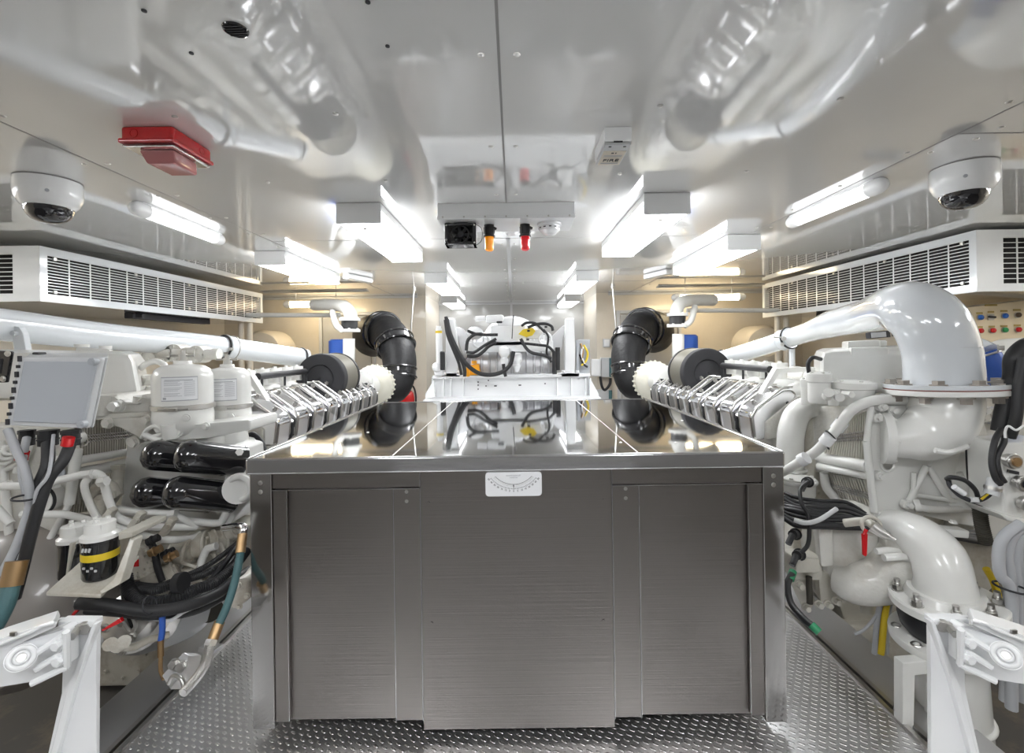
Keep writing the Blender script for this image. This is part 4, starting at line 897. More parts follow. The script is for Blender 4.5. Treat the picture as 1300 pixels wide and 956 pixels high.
for q1 in ((82,584),(76,585),(98,556),(2,580),(8,572)): p = W(*q1,1.84); cyl(b, p+V((0,.02,0)), p-V((0,.02,0)), .022, n=16); hexbolt(b, p-V((0,.02,0)), (0,-1,0), .014, .014)
for k in range(3): torus(b, W(4+4*k,582-5*k,1.80), (1,-.4,.6), .022-.003*k, .007)
obj('casting_bolt', b, 'paint', o)
b = nb(); p = W(72,601,1.84); torus(b, p, (0,1,0), .028, .006); cyl(b, p+V((0,.01,0)), p, .026); obj('drain_boss', b, 'grey', o)
b = nb(); p = W(49,636,1.80); cyl(b, p+V((0,.06,0)), p, .050, n=32); cyl(b, p, p-V((0,.01,0)), .030, n=24); cyl(b, p-V((0,.01,0)), p-V((0,.02,0)), .010, n=6); o3 = obj('round_cap', b, 'paint', o)
obj('cap_ring', torus(nb(), p+V((0,.01,0)), (0,1,0), .051, .006, 36), 'rubber', o3)
# fuel and coolant pipe runs
PR = [
 ((-5,617,1.72),(20,617,1.72),(55,614,1.72),(95,605,1.74),(120,601,1.75),(130,606,1.76),(133,617,1.76),(140,640,1.76),(152,658,1.76),(185,668,1.78),(220,669,1.85),(250,669,1.9)),
 ((28,653,1.72),(50,653,1.72),(80,653,1.72),(100,657,1.73),(125,663,1.74),(150,670,1.76),(200,684,1.80),(240,684,1.86),(254,678,1.9)),
 ((112,607,1.74),(107,616,1.73),(112,635,1.73),(122,655,1.73),(130,662,1.73)),
 ((126,604,1.75),(115,605,1.75),(110,611,1.75)),
 ((160,648,1.85),(200,651,1.85),(222,653,1.86),(235,660,1.87),(250,670,1.9)),
 ((250,670,1.9),(270,668,1.95),(285,664,2.0)), ((250,682,1.9),(268,680,1.95),(290,678,2.0)),
 ((-10,640,1.7),(0,650,1.7),(14,665,1.7)), ((276,650,2.0),(296,646,2.0),(304,640,2.0)), ((262,697,1.85),(256,712,1.84),(253,728,1.83)), ((262,697,1.85),(275,693,1.85)), ((230,714,1.8),(250,720,1.8))]
RR = [.014,.013,.012,.012,.012,.008,.008,.014,.012,.014,.014,.006]
for q1, r in zip(PR, RR): obj('fuel_pipe', tube(nb(), PL(*q1), r, n=14), 'dirty_shaded' if r < .012 else 'paint', E)
for q1 in ((137,656),(174,660),(214,668)):
    b = nb(); box(b, W(*q1,1.72), (.022,.03,.07), Matrix.Rotation(.6, 3, 'Y'), .003); hexbolt(b, W(q1[0],q1[1],1.70), (0,-1,0), .008, .006); obj('pipe_clamp', b, 'dirty_shaded', E)
for q1 in ((131,612),(113,603),(220,653),(16,617),(8,617),(68,615),(60,615)):
    b = nb(); p = W(*q1,1.74 if q1[0] < 200 else 1.85); cyl(b, p-V((.014,0,0)), p+V((.014,0,.004)), .018, n=6); obj('pipe_union', b, 'paint', E)
b = nb(); cyl(b, W(150,595,2.0), W(149,612,2.0), .02, n=12); tube(b, PL((149,610,2.0),(147,625,1.98),(138,640,1.95)), .022); box(b, W(150,593,2.0), (.04,.03,.02)); obj('oil_cock', b, 'dirty_shaded', E)
b = nb(); box(b, W(133,630,1.9), (.12,.05,.03), Matrix.Rotation(-.2,3,'Y'), .006); tube(b, PL((116,630,1.88),(124,618,1.88),(140,616,1.9),(150,630,1.9)), .018); cyl(b, W(132,632,1.9), W(132,650,1.9), .03, n=16); obj('valve_block', b, 'dirty_shaded', E)
# oil filters: head casting behind, four black cartridges
b = nb(); prism(b, PL((160,560,2.05),(300,562,2.05),(312,580,2.05),(312,640,2.05),(296,655,2.05),(284,668,2.05),(240,672,2.05),(150,655,2.05)), (0,.15,0), .015); prism(b, PL((286,566,1.9),(306,570,1.95),(312,640,1.95),(290,668,1.9),(276,672,1.9),(286,650,1.9)), (0,.18,0), .012); tube(b, PL((150,646,1.92),(200,655,1.9),(270,664,1.9),(284,658,1.9),(290,640,1.9)), .015); 
cyl(b, W(304,620,1.95), W(304,620,1.86), .06, n=28); torus(b, W(304,620,1.86), (0,1,0), .045, .012); cyl(b, W(304,574,1.95), W(304,574,1.88), .015, n=6); obj('oil_filter_head', b, 'paint', E)
for (px, py, D, L) in ((190,577,1.86,.28),(232,578,1.78,.215),(178,624,1.84,.26),(218,624,1.76,.225)):
    a = W(px, py, D); c = W(px+63, py+6, D+.13); d = (c-a).normalized(); R = .060
    f = obj('oil_filter', lathe(nb(), a, d, [(.001,-.028),(R*.45,-.024),(R*.8,-.010),(R*.98,.012),(R,.03),(R,L-.01),(R*1.03,L-.008),(R*1.03,L),(R*.9,L+.005)], 40), 'black', E)
    if (px, py) == (232,578):
        b = nb(); torus(b, a+d*.135, d, R*.985, .0035, 36, 6)
        bmesh.ops.delete(b, geom=[v for v in b.verts if v.co.z < a.z+.022 or v.co.y > (a+d*.135).y+.01], context='VERTS')
        u = V((-.2,-1,0)).normalized(); box(b, a+d*.135+V((.0,-R*.93,.022)), (.022,.006,.038), Matrix.Rotation(.35,3,'Z'), .001); obj('yellow_sticker', b, 'yellow', f)
    if (px, py) == (218,624):
        b = nb()
        for k in range(4): box(b, a+d*(.10+.022*k)+V((0,-R*1.0,.012-.006*(k % 2))), (.012,.003,.012), Matrix.Rotation(.4,3,'Z'))
        for k in range(3): box(b, a+d*(.19+.010*k)+V((0,-R*1.0,.0)), (.002,.003,.05), Matrix.Rotation(.4,3,'Z'))
        obj('printed_label', b, 'inkg', f)
# centrifugal oil cleaners with instruction plates
for (px, py0, py1, D, r, q1) in ((233,462,512,2.02,.111,(216,695)),(289,466,512,2.22,.098,(273,314))):
    c0 = W(px, py1, D); up = V((0,0,1)); h = (py1-py0)*D/F
    f = obj('centrifuge_housing', lathe(nb(), c0, up, [(r,0),(r*1.0,h*.55),(r*.985,h*.72),(r*.90,h*.86),(r*.70,h*.95),(r*.32,h),(r*.30,h*1.08),(.001,h*1.08)], 44), 'paint', E)
    b = nb(); p = c0+up*h*1.08; cyl(b, p, p+up*.03, .016, n=12); cyl(b, p+up*.022+V((-.05,0,0)), p+up*.022+V((.05,0,0)), .0045, n=8); cyl(b, p+up*.028, p+up*.045, .010, n=6); obj('top_wing_nut', b, 'metal', f)
    b = lathe(nb(), c0-up*.022, up, [(r*1.0,0),(r*1.07,.002),(r*1.07,.020),(r,.022)], 44); box(b, c0+V((.03,-r*1.06,-.012)), (.05,.014,.012), None, .002); cyl(b, c0+V((-.02,-r*1.08,-.012)), c0+V((.09,-r*.9,-.012)), .004, n=8); obj('clamp_band', b, 'metal', f)
    b = lathe(nb(), c0-up*.12, up, [(r*.55,-.02),(r*.8,0),(r*1.0,.03),(r*1.02,.07),(r*.98,.098)], 40); hexbolt(b, c0+V((r*.65,-r*.8,-.05)), (.5,-1,0), .012, .012); cyl(b, c0+V((.01,-r*.8,-.13)), c0+V((.01,-r*.9,-.07)), .03, n=16); obj('centrifuge_base', b, 'paint', f)
    # curved instruction plate wrapped on the shell
    a0, a1 = math.radians(-95 if px < 250 else -110), math.radians(-30 if px < 250 else -38); b = nb(); n = 14; zz0, zz1 = c0.z+h*.14, c0.z+h*.68
    def shell(aa, z, rr): return V((c0.x+rr*math.cos(aa), c0.y+rr*math.sin(aa), z))
    def patch(bm, aa0, aa1, z0, z1, rr, th=.001, n=10):
        for i in range(n):
            f0, f1 = aa0+(aa1-aa0)*i/n, aa0+(aa1-aa0)*(i+1)/n
            ins = [shell(f0, z1, rr), shell(f1, z1, rr), shell(f1, z0, rr), shell(f0, z0, rr)]; vs = [bm.verts.new(v) for v in ins]; bm.faces.new(vs)
            outv = [shell(f0, z1, rr+th), shell(f1, z1, rr+th), shell(f1, z0, rr+th), shell(f0, z0, rr+th)]; vo = [bm.verts.new(v) for v in outv]; bm.faces.new(vo[::-1])
        bmesh.ops.remove_doubles(bm, verts=bm.verts[:], dist=1e-6)
    patch(b, a0-.02, a1+.02, zz0-.004, zz1+.004, r*1.0+.0005); pl = obj('plate_border', b, 'inkg', f)
    b = nb(); patch(b, a0, a1, zz0, zz1, r+.002); pl2 = obj('instruction_plate', b, 'label', f)
    b = nb(); am = a0+(a1-a0)*.58
    for k in range(13):
        z = zz1-.008-(zz1-zz0-.02)*k/13
        if k in (0,): patch(b, a0+.12, a1-.15, z-.003, z, r+.0034, .0004, 6); continue
        if k not in (5, 9): patch(b, a0+.10, am-.06*(k % 3), z-.0014, z, r+.0034, .0004, 6)
        patch(b, am+.06, a1-.08, z-.0014, z, r+.0034, .0004, 4)
    patch(b, a0+.06, a0+.17, zz0+.003, zz0+.012, r+.0034, .0004, 2); obj('plate_print', b, 'inkg', pl2)
b = nb(); prism(b, PL((196,544,1.95),(262,538,1.95),(318,532,2.1),(318,546,2.1),(300,552,2.1),(262,556,1.95),(198,562,1.95)), (0,.25,0), .012); cyl(b, W(270,552,2.05), W(270,575,2.05), .06, n=20); cyl(b, W(295,550,2.1), W(300,575,2.1), .06, n=20)
for q1 in ((203,545),(208,552),(228,549),(262,541)): hexbolt(b, W(*q1,1.94), (0,-1,0), .012, .012)
obj('filter_manifold', b, 'paint', E)
b = nb(); tube(b, PL((180,556,1.93),(186,546,1.92),(198,541,1.92),(208,550,1.92),(190,555,1.92)), .008); cyl(b, W(183,552,1.92), W(205,560,1.92), .012, n=8); obj('vent_pipe', b, 'paint', E)
b = nb(); tube(b, PL((178,468,2.25),(186,462,2.25),(198,459,2.25),(208,463,2.25),(210,470,2.25)), .014); obj('vent_pipe', b, 'paint', E)
b = nb(); hexa(b, PL((178,476,2.3),(200,476,2.3),(200,490,2.3),(178,490,2.3)), (0,.1,0), .008); hexa(b, PL((182,490,2.5),(204,490,2.5),(204,540,2.5),(182,540,2.5)), (0,.1,0), .008); obj('side_lug', b, 'cast', E)
for k, q1 in enumerate(((188,449),(207,449),(220,448),(248,450))):
    b = nb(); p = W(*q1, 3.0); cyl(b, p, p+V((0,.1,0)), .055, n=24); boltring(b, p, (0,-1,0), .042, 4, .010); cyl(b, p+V((.06,.02,.0)), p+V((.14,.02,0)), .035, n=16); obj('rail_flange', b, 'cast', E)
# round inspection cover with red plate
c = W(176,714,1.74); d = V((.15,-1,.05)).normalized()
b = lathe(nb(), c-d*.05, d, [(.055,0),(.062,.01),(.062,.05),(.056,.056),(.03,.058),(.001,.058)], 36); boltring(b, c+d*.006, d, .050, 12, .0065); boltring(b, c+d*.006, d, .033, 8, .005); o = obj('inspection_cover', b, 'dirty_shaded', E)
b = nb(); box(b, c+d*.012+V((-.012,0,.002)), (.036,.002,.026), Matrix.Rotation(.15,3,'Z')); obj('red_plate', b, 'red', o)
# lower auxiliaries
aux = [((210,700,1.85),(240,700,1.85),.045),((228,696,1.88),(262,690,1.9),.05),((196,716,1.84),(215,712,1.86),.035),((262,690,1.9),(285,685,1.95),.045),((206,734,1.78),(222,724,1.80),.036),((236,728,1.84),(258,726,1.86),.035),((180,688,1.8),(180,676,1.82),.022),((285,680,1.95),(300,672,1.95),.035)]
for a, c, r in aux:
    b = nb(); A_, B_ = W(*a), W(*c); cyl(b, A_, B_, r, n=24); dd = (B_-A_).normalized(); torus(b, B_, dd, r*.95, r*.14, 24, 8); torus(b, A_.lerp(B_, .4), dd, r, r*.12, 24, 8); cyl(b, B_, B_+dd*.01, r*.6, n=20); boltring(b, A_, -dd, r*.7, 6, .006); obj('auxiliary_pump', b, 'dirty_shaded', E)
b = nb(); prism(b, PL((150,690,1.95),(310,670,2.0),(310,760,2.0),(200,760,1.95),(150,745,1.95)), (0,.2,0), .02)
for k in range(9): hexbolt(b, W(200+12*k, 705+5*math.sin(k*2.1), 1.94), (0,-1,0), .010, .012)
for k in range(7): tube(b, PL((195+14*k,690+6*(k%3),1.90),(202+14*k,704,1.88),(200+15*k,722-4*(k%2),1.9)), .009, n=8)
obj('gear_case_lower', b, 'dirty_shaded', E)
b = nb(); prism(b, PL((284,742,1.7),(300,734,1.7),(316,736,1.72),(316,762,1.72),(296,776,1.7),(286,766,1.7)), (0,.12,0), .012); boltring(b, W(300,756,1.7), (0,-1,0), .04, 5, .008); obj('foot_casting', b, 'dirty_shaded', E)
b = nb(); cyl(b, W(263,768,2.0), W(268,776,1.95), .045, n=24); obj('oil_pipe_stub', b, 'core', E)
for q1 in ((216,707,1.72,'brass'),(212,703,1.74,'rubber'),(193,686,1.74,'rubber'),(196,700,1.72,'brass')):
    p = W(*q1[:3]); b = cyl(nb(), p-V((.018,0,.008)), p+V((.018,.01,.008)), .014, n=12); torus(b, p, (1,.3,.3), .014, .004); obj('sensor_plug', b, q1[3], E)
b = tube(nb(), PL((190,684,1.76),(196,700,1.74),(200,720,1.74),(206,738,1.74)), .012, n=10); obj('sensor_lead', b, 'rubber', E)
c = W(152,780,1.62); b = lathe(nb(), W(196,790,1.82), (c-W(196,790,1.82)), [(.09,0),(.11,.05),(.11,.12),(.085,.14),(.08,.2),(.04,.22),(.001,.22)], 32); boltring(b, W(150,808,1.6), (0,-1,0), .05, 5, .012); o = obj('alternator', b, 'metal', E)
b = nb(); tube(b, PL((158,783,1.55),(160,779,1.55),(166,780,1.55),(172,792,1.55),(170,800,1.55),(164,800,1.55),(157,788,1.55),(158,783,1.55)), .006, n=8); obj('alternator_port', b, 'metal', o)
b = prism(nb(), PL((160,784,1.56),(166,782,1.56),(171,793,1.56),(166,799,1.56)), (0,.01,0)); obj('port_void', b, 'dark', o)
b = lathe(nb(), W(205,742,2.0), (.05,-.1,-1), [(.24,0),(.25,.05),(.23,.14),(.16,.2),(.08,.22),(.001,.22)], 36); obj('oil_sump_bowl', b, 'lgrey', E)
b = nb(); tube(b, PL((130,818,1.55),(165,822,1.58),(190,812,1.62),(214,806,1.66)), .012); 
for q1 in ((140,818),(150,820),(157,815)): cyl(b, W(*q1,1.54), W(q1[0],q1[1],1.50), .02, n=12)
obj('sump_flange', b, 'dirty_shaded', E)
b = nb(); tube(b, PL((20,780,1.95),(60,750,1.92),(100,790,1.95)), .3, n=30); obj('hull_bulge', b, 'hull', E)

# fuel filters on their white bracket
t = thing('fuel_filter_bracket', 'white drip bracket with two black fuel filters and a yellow banded label, lower left', 'filter bracket', W(110,750,1.5))
b = nb(); prism(b, PL((58,752,1.42),(128,755,1.42),(128,760,1.42),(58,757,1.42)), (-.01,.16,.05), .003); prism(b, PL((128,755,1.42),(152,742,1.44),(170,686,1.5),(164,684,1.5),(146,736,1.44),(126,750,1.42)), (-.0,.04,0), .003); prism(b, PL((85,738,1.55),(92,690,1.55),(88,690,1.55),(82,738,1.55)), (0,.03,0), .002); prism(b, PL((150,686,1.50),(168,682,1.50),(168,676,1.50),(150,676,1.50)), (0,.15,0), .003); hexa(b, PL((84,680,1.60),(168,680,1.60),(150,740,1.60),(84,740,1.60)), (0,.01,0)); obj('drip_bracket', b, 'dirty_shaded', t)
for px, D, hd in ((128,1.50,True),(97,1.60,False)):
    c0 = W(px, 731, D); up = V((0,0,1)); r = .048
    f = obj('fuel_filter', lathe(nb(), c0, up, [(r*.5,-.004),(r*.93,0),(r,.008),(r,.112),(r*1.04,.114),(r*1.04,.122)], 36), 'black', t)
    b = lathe(nb(), c0+up*.122, up, [(r*1.05,0),(r*1.05,.012),(r*.85,.020),(r*.8,.05),(r*.5,.055)], 30); box(b, c0+up*.16, (.06,.06,.03), None, .006); boltring(b, c0+up*.175, up, .02, 3, .007); obj('filter_head', b, 'paint', f)
    if hd:
        b = nb(); cyl(b, c0+up*.062, c0+up*.084, r*1.008, n=36); obj('yellow_band', b, 'yellow', f)
        b = nb(); 
        for k in range(3): box(b, c0+V((-.012+.010*k,-r*1.0,.100)), (.006,.003,.012), Matrix.Rotation(.3,3,'Y'))
        for k in range(4): box(b, c0+V((-.010+.012*k,-r*1.0,.045-.008*(k%2))), (.007,.003,.006))
        obj('printed_label', b, 'lgrey', f)

# hoses and cables on the left
BG = 'black cables bundled along the left engine foot'
for i, (q1, r, rib, l) in enumerate((
  (((160,730,1.60),(165,750,1.58),(185,765,1.56),(220,760,1.58),(250,748,1.64),(275,738,1.70),(300,715,1.8),(312,700,1.9)), .019, .007, 'thickest corrugated black hose bending down under the round inspection cover'),
  (((175,748,1.62),(200,750,1.6),(230,738,1.64),(262,728,1.72),(290,710,1.8),(310,690,1.9)), .012, .006, 'corrugated black hose just above the thickest one, left foot'),
  (((172,742,1.66),(200,744,1.64),(228,734,1.66),(260,720,1.74),(286,702,1.82),(308,684,1.92)), .010, .006, 'uppermost corrugated black hose of the bundle at left foot'),
  (((100,766,1.50),(140,768,1.50),(190,776,1.50),(240,768,1.56),(275,754,1.64),(300,735,1.72),(316,725,1.8)), .019, 0, 'smooth thick black hose sagging across the bundle at left foot'),
  (((110,775,1.55),(150,778,1.54),(190,782,1.54),(240,778,1.6),(280,760,1.68),(316,730,1.8)), .013, 0, 'smooth black cable below the thick sagging hose, left foot'),
  (((155,726,1.66),(158,745,1.62),(162,770,1.60)), .013, 0, 'short black hose dropping behind the white filter bracket'),
  (((230,760,1.62),(260,748,1.68),(285,725,1.75),(300,700,1.85)), .010, 0, 'thin black cable through the tie on the hose bundle'),
  (((235,752,1.62),(262,740,1.68),(284,716,1.76),(302,690,1.86)), .009, 0, 'second thin black cable rising to the brass hose fitting'))):
    hose('black_hose', PL(*q1), r, 'rubber', l, 'hose', BG, ribs=rib)
for a, k in (((229,741),'upper'),((224,762),'lower')):
    b = nb(); p = W(*a, 1.60); cyl(b, p-V((.012,0,.0)), p+V((.012,0,.004)), .034, n=20); tag(obj('hose_clip', b, 'rubber'), 'black clip round the hoses at left foot, the %s one' % k, 'clip')
hose('teal_hose', PL((306,698,1.60),(303,715,1.57),(297,742,1.54),(288,770,1.50),(278,792,1.47)), .0125, 'teal', 'teal fabric hose hanging down beside the steel bench corner', 'hose')
t = thing('hose_fitting', 'upper brass fitting of the teal hose beside the bench post', 'hose fitting', W(308,690,1.6))
obj('ferrule', cyl(nb(), W(308,678,1.62), W(305,702,1.59), .0155, n=18), 'brass', t); obj('elbow', tube(nb(), PL((308,679,1.62),(310,670,1.63),(302,668,1.66),(285,670,1.75)), .013), 'chrome', t)
t = thing('hose_fitting', 'lower brass fitting and braided steel tail below the teal hose', 'hose fitting', W(270,800,1.4))
obj('ferrule', cyl(nb(), W(279,789,1.48), W(270,812,1.45), .0155, n=18), 'brass', t)
b = nb(); cyl(b, W(269,812,1.45), W(266,820,1.44), .018, n=6); tube(b, PL((266,820,1.44),(262,840,1.40),(250,860,1.35),(232,880,1.3)), .013, n=14, ribs=.004); obj('braided_tail', b, 'metal', t)
t = thing('pipe_bracket', 'aluminium bolted bracket on the floor below the teal hose', 'bracket', W(240,850,1.4))
b = nb(); prism(b, PL((205,858,1.42),(232,828,1.46),(240,832,1.46),(236,850,1.44),(216,876,1.38)), (.02,.03,-.02), .003); prism(b, PL((252,822,1.46),(272,826,1.44),(270,832,1.44),(250,828,1.46)), (0,.05,-.01), .003); obj('plate', b, 'alu', t)
b = nb()
for q1 in ((222,843),(231,846)): hexbolt(b, W(*q1,1.42), (0,-1,.4), .012, .012)
tube(b, PL((214,868,1.38),(220,858,1.38),(230,862,1.37),(234,876,1.36)), .006); obj('bolt', b, 'metal', t)
hose('teal_hose', PL((14,742,1.36),(8,765,1.34),(-4,790,1.32),(-20,815,1.3)), .022, 'teal', 'thick teal hose end at the left edge above corner bracket', 'hose')
tag(obj('hose_ferrule', cyl(nb(), W(22,712,1.38), W(14,744,1.36), .026, n=20), 'brass'), 'copper coloured ferrule on the thick hose at left edge', 'hose fitting')
hose('blue_hose', PL((206,783,1.52),(206,800,1.51),(204,815,1.50)), .009, 'blue', 'short blue hose hanging below the black hoses on the left', 'hose')
b = nb(); cyl(b, W(204,813,1.5), W(204,834,1.49), .009, n=10); tube(b, PL((204,832,1.49),(204,850,1.47),(208,862,1.45)), .006, n=8); tag(obj('hose_tail', b, 'brass'), 'brass and steel tail under the short blue hose', 'hose fitting')
t = thing('warning_flag', 'red tapered marker sleeve among black cables near the alternator', 'marker', W(140,790,1.5))
obj('sleeve', prism(nb(), PL((128,800,1.48),(152,785,1.5),(155,790,1.5),(130,802,1.48)), (0,.012,0), .002), 'red', t)
hose('red_cable', PL((90,786,1.6),(95,778,1.58),(105,770,1.56),(114,768,1.55)), .006, 'red', 'red cable arc behind the lower left bracket', 'cable')
hose('white_cable', PL((190,784,1.56),(215,788,1.55),(235,776,1.58),(262,766,1.64)), .006, 'label', 'white wire with red tips under the black hoses', 'cable')
b = torus(nb(), W(190,768,1.49), (.9,0,.3), .026, .0025); tag(obj('cable_tie', b, 'ink'), 'black tie on the sagging hose at left foot', 'cable tie')

# ---------------------------------------------------------------- right side extras
t = thing('control_panel', 'cream switch panel with coloured buttons in two rows, on the wall behind right engine', 'control panel', (4.0, 3.9, 1.3))
pa, pb_, pc_, pd_ = W(1214,392,3.85), W(1330,378,3.85), W(1330,440,3.85), W(1210,436,3.85)
obj('panel', hexa(nb(), [pa, pb_, pc_, pd_], (0,.06,0), .004), 'cream', t)
row1 = [((1229,404),'white'),((1243.5,403),'pblue'),((1274.5,401),'pblue'),((1291,400),'pbrown')]
row2 = [((1229,420.5),'pyel'),((1243.5,420),'red'),((1259,419.5),'red'),((1274.5,419),'pgreen'),((1291.5,418.5),'red')]
for q, m in row1+row2:
    p = W(*q, 3.845); b = nb(); cyl(b, p, p-V((0,.008,0)), .024, n=20); o = obj('button_bezel', b, 'metal', t); obj('button', lathe(nb(), p-V((0,.008,0)), (0,-1,0), [(.020,0),(.020,.012),(.014,.018),(.001,.019)], 20), m, o)
p = W(1258,402.5,3.845); b = nb(); box(b, p, (.05,.012,.05), None, .004); o = obj('switch_plate', b, 'metal', t)
obj('switch_lever', box(nb(), p-V((.01,.02,0)), (.055,.02,.018), Matrix.Rotation(.12,3,'Y'), .005), 'ink', o)
for q, wd in (((1258,387.5),.10),((1229,398.3),.05),((1243.5,397.5),.05),((1258,396),.05),((1274.5,394.8),.055),((1291,393.5),.06),((1229,416),.05),((1243.5,415.3),.05),((1259,414.6),.05),((1274.5,414),.055),((1291.5,413),.055)):
    obj('name_tag', box(nb(), W(*q,3.846), (wd,.004,.014)), 'tag', t)
cyl(b := nb(), W(1219,404.5,3.845), W(1219,404.5,3.84), .009, n=10); obj('key_hole', b, 'ink', t)
t = thing('cable_trunking', 'cream metal cable trunking above the switch panel', 'trunking', W(1250,385,3.9))
obj('duct', hexa(nb(), PL((1205,377,4.0),(1330,368,4.0),(1330,377,4.0),(1205,391,4.0)), (0,.08,0), .004), 'cream', t)
for px in (1228,1242,1258,1274,1290): obj('name_tag', box(nb(), W(px, 371.5-(px-1228)*.06, 3.99), (.07,.006,.014)), 'tag', t)
for i, (q, w) in enumerate(((((1104,421),(1130,419),(1131,428),(1105,430)),'larger screen'),(((1137,414),(1148,413),(1149,426),(1138,427)),'small readout'))):
    t = thing('monitor', 'dark instrument %s on the wall seen under the swan-neck pipe' % w, 'instrument', W(q[0][0],430,3.9))
    obj('case', hexa(nb(), PL(*[(a,b,3.9) for a,b in q]), (0,.05,0), .004), 'ink', t); c = [W(q[0][0]+(a-q[0][0])*.72+2, q[0][1]+(b-q[0][1])*.72+1.5, 3.895) for a,b in q]
    obj('screen', hexa(nb(), c, (0,.01,0)), 'grey', t)
# air hose
t = thing('blue_hose', 'blue hose with white elbow beside the swan-neck pipe', 'hose', W(1260,480,2.5))
obj('hose_body', tube(nb(), PL((1251,447,2.46),(1262,466,2.44),(1282,500,2.42)), .056, n=26), 'blue', t)
obj('elbow', tube(nb(), PL((1214,436,2.6),(1228,437,2.56),(1241,441,2.5),(1252,448,2.46)), [.045,.046,.05,.056], n=24), 'pipe', t)
b = nb(); torus(b, W(1253,450,2.455), W(1262,466,2.44)-W(1251,447,2.46), .058, .006); hexbolt(b, W(1266,442,2.38), (1,-1,0), .014, .02); obj('clip', b, 'metal', t)
t = thing('sensor_box', 'light grey box with round connectors at the right edge', 'electrical box', W(1290,640,1.7))
obj('case', hexa(nb(), PL((1268,572,1.7),(1282,560,1.7),(1340,562,1.7),(1340,668,1.7),(1296,662,1.7),(1275,640,1.7)) [:0] or PL((1272,562,1.7),(1345,560,1.7),(1345,662,1.7),(1276,658,1.7)), (0,.14,0), .012), 'paint', t)
obj('base', hexa(nb(), PL((1268,652,1.68),(1345,668,1.68),(1345,682,1.68),(1280,662,1.68)), (0,.14,0), .008), 'paint', t)
for q, m in (((1279,584),'brass'),((1292,612),'rubber'),((1298,638),'white')):
    p = W(*q,1.69); b = nb(); cyl(b, p, p-V((0,.03,0)), .024, n=18); torus(b, p-V((0,.02,0)), (0,1,0), .024, .004); o = obj('connector', b, 'metal', t); obj('connector_core', cyl(nb(), p-V((0,.03,0)), p-V((0,.035,0)), .016, n=14), m, o)
obj('rating_plate', hexa(nb(), PL((1280,596,1.695),(1294,599,1.695),(1294,603,1.695),(1280,600,1.695)), (0,.01,0)), 'ink', t)
BR = 'black cables in the loom at the right edge'
hose('black_cable', PL((1320,430,1.75),(1297,440,1.75),(1287,456,1.75),(1286,480,1.76),(1280,505,1.76),(1273,535,1.76),(1270,548,1.76)), [.02,.024,.03,.03,.032,.03,.028], 'rubber', 'thick black taped cable loom curving down at the right edge', 'cable')
hose('black_cable', PL((1300,455,1.7),(1294,490,1.7),(1290,530,1.7),(1282,555,1.72)), .018, 'rubber', 'black cable hanging just outside the thick taped loom', 'cable', BR)
hose('black_cable', PL((1271,545,1.7),(1263,560,1.68),(1259,585,1.67),(1263,605,1.66),(1270,615,1.66)), .010, 'rubber', 'black cable branching left below the taped loom', 'cable', BR)
hose('black_cable', PL((1273,545,1.7),(1275,560,1.68),(1266,580,1.67),(1268,600,1.66),(1275,612,1.66)), .009, 'rubber', 'black cable branching right below the taped loom', 'cable', BR)
hose('black_cable', PL((1230,556,1.9),(1231,590,1.88),(1234,615,1.86),(1244,640,1.84)), .012, 'rubber', 'straight black cable dropping behind the swan-neck lower elbow', 'cable')
hose('black_cable', PL((1202,608,1.75),(1208,606,1.72),(1225,610,1.72),(1238,622,1.74),(1242,634,1.76)), .008, 'rubber', 'black looped cable below the lower elbow, upper strand', 'cable')
hose('black_cable', PL((1204,610,1.75),(1207,618,1.74),(1220,630,1.72),(1236,636,1.72),(1250,632,1.70),(1262,622,1.68)), .008, 'ink', 'black looped cable below the lower elbow, lower strand', 'cable')
for q, m, w in ((((1211,618),(1224,627)),'label','upper'),(((1232,634),(1244,635)),'label','lower')):
    tag(obj('cable_marker', tube(nb(), PL(*[(a,b,1.715) for a,b in q]), .010, n=12, k=1), m), 'white sleeve on the looped cable below elbow, the %s one' % w, 'cable marker')
hose('yellow_wire', PL((1246,634,1.70),(1254,628,1.69),(1262,626,1.68)), .004, 'yellow', 'short yellow wires entering a grey connector at right', 'wire')
t = thing('cable_connector', 'grey cylindrical connector at the end of yellow wires', 'connector', W(1262,620,1.68)); obj('shell', cyl(nb(), W(1258,628,1.68), W(1264,608,1.68), .022, n=20), 'lgrey', t); obj('collar', cyl(nb(), W(1260,622,1.68), W(1261,618,1.68), .025, n=16), 'metal', t)
hose('white_wire', PL((1300,540,1.66),(1290,546,1.66),(1280,541,1.66),(1276,548,1.67),(1276,556,1.67)), .004, 'white', 'thin white wire looping beside the taped loom', 'wire')
b = tube(nb(), PL((1243,640,1.8),(1246,665,1.8),(1252,690,1.8)), .022, n=14, ribs=.008); tag(obj('flexible_conduit', b, 'core'), 'brown corrugated conduit behind the outlet pipe at right', 'conduit')
GC = 'grey conduits at the lower right edge'
for i, (q, l) in enumerate(((((1296,665),(1276,680),(1268,700),(1270,730),(1284,760),(1284,900)),'leftmost grey conduit of the bundle under the grey sensor box'),
   (((1300,668),(1285,680),(1278,705),(1282,745),(1276,890)),'second grey conduit of the bundle under the grey sensor box'),
   (((1306,672),(1292,690),(1288,720),(1290,750),(1298,890)),'third grey conduit, crossing the tie under the sensor box'),
   (((1312,676),(1300,700),(1298,735),(1306,890)),'grey conduit nearest the right picture edge'))):
    hose('grey_conduit', PL(*[(a,b_,1.6+.02*i) for a,b_ in q]), .017, 'hosegrey', l, 'conduit', GC)
tag(obj('cable_tie', torus(nb(), W(1284,746,1.61), (.1,0,1), .045, .0035), 'ink'), 'black tie round the grey conduits at right', 'cable tie')
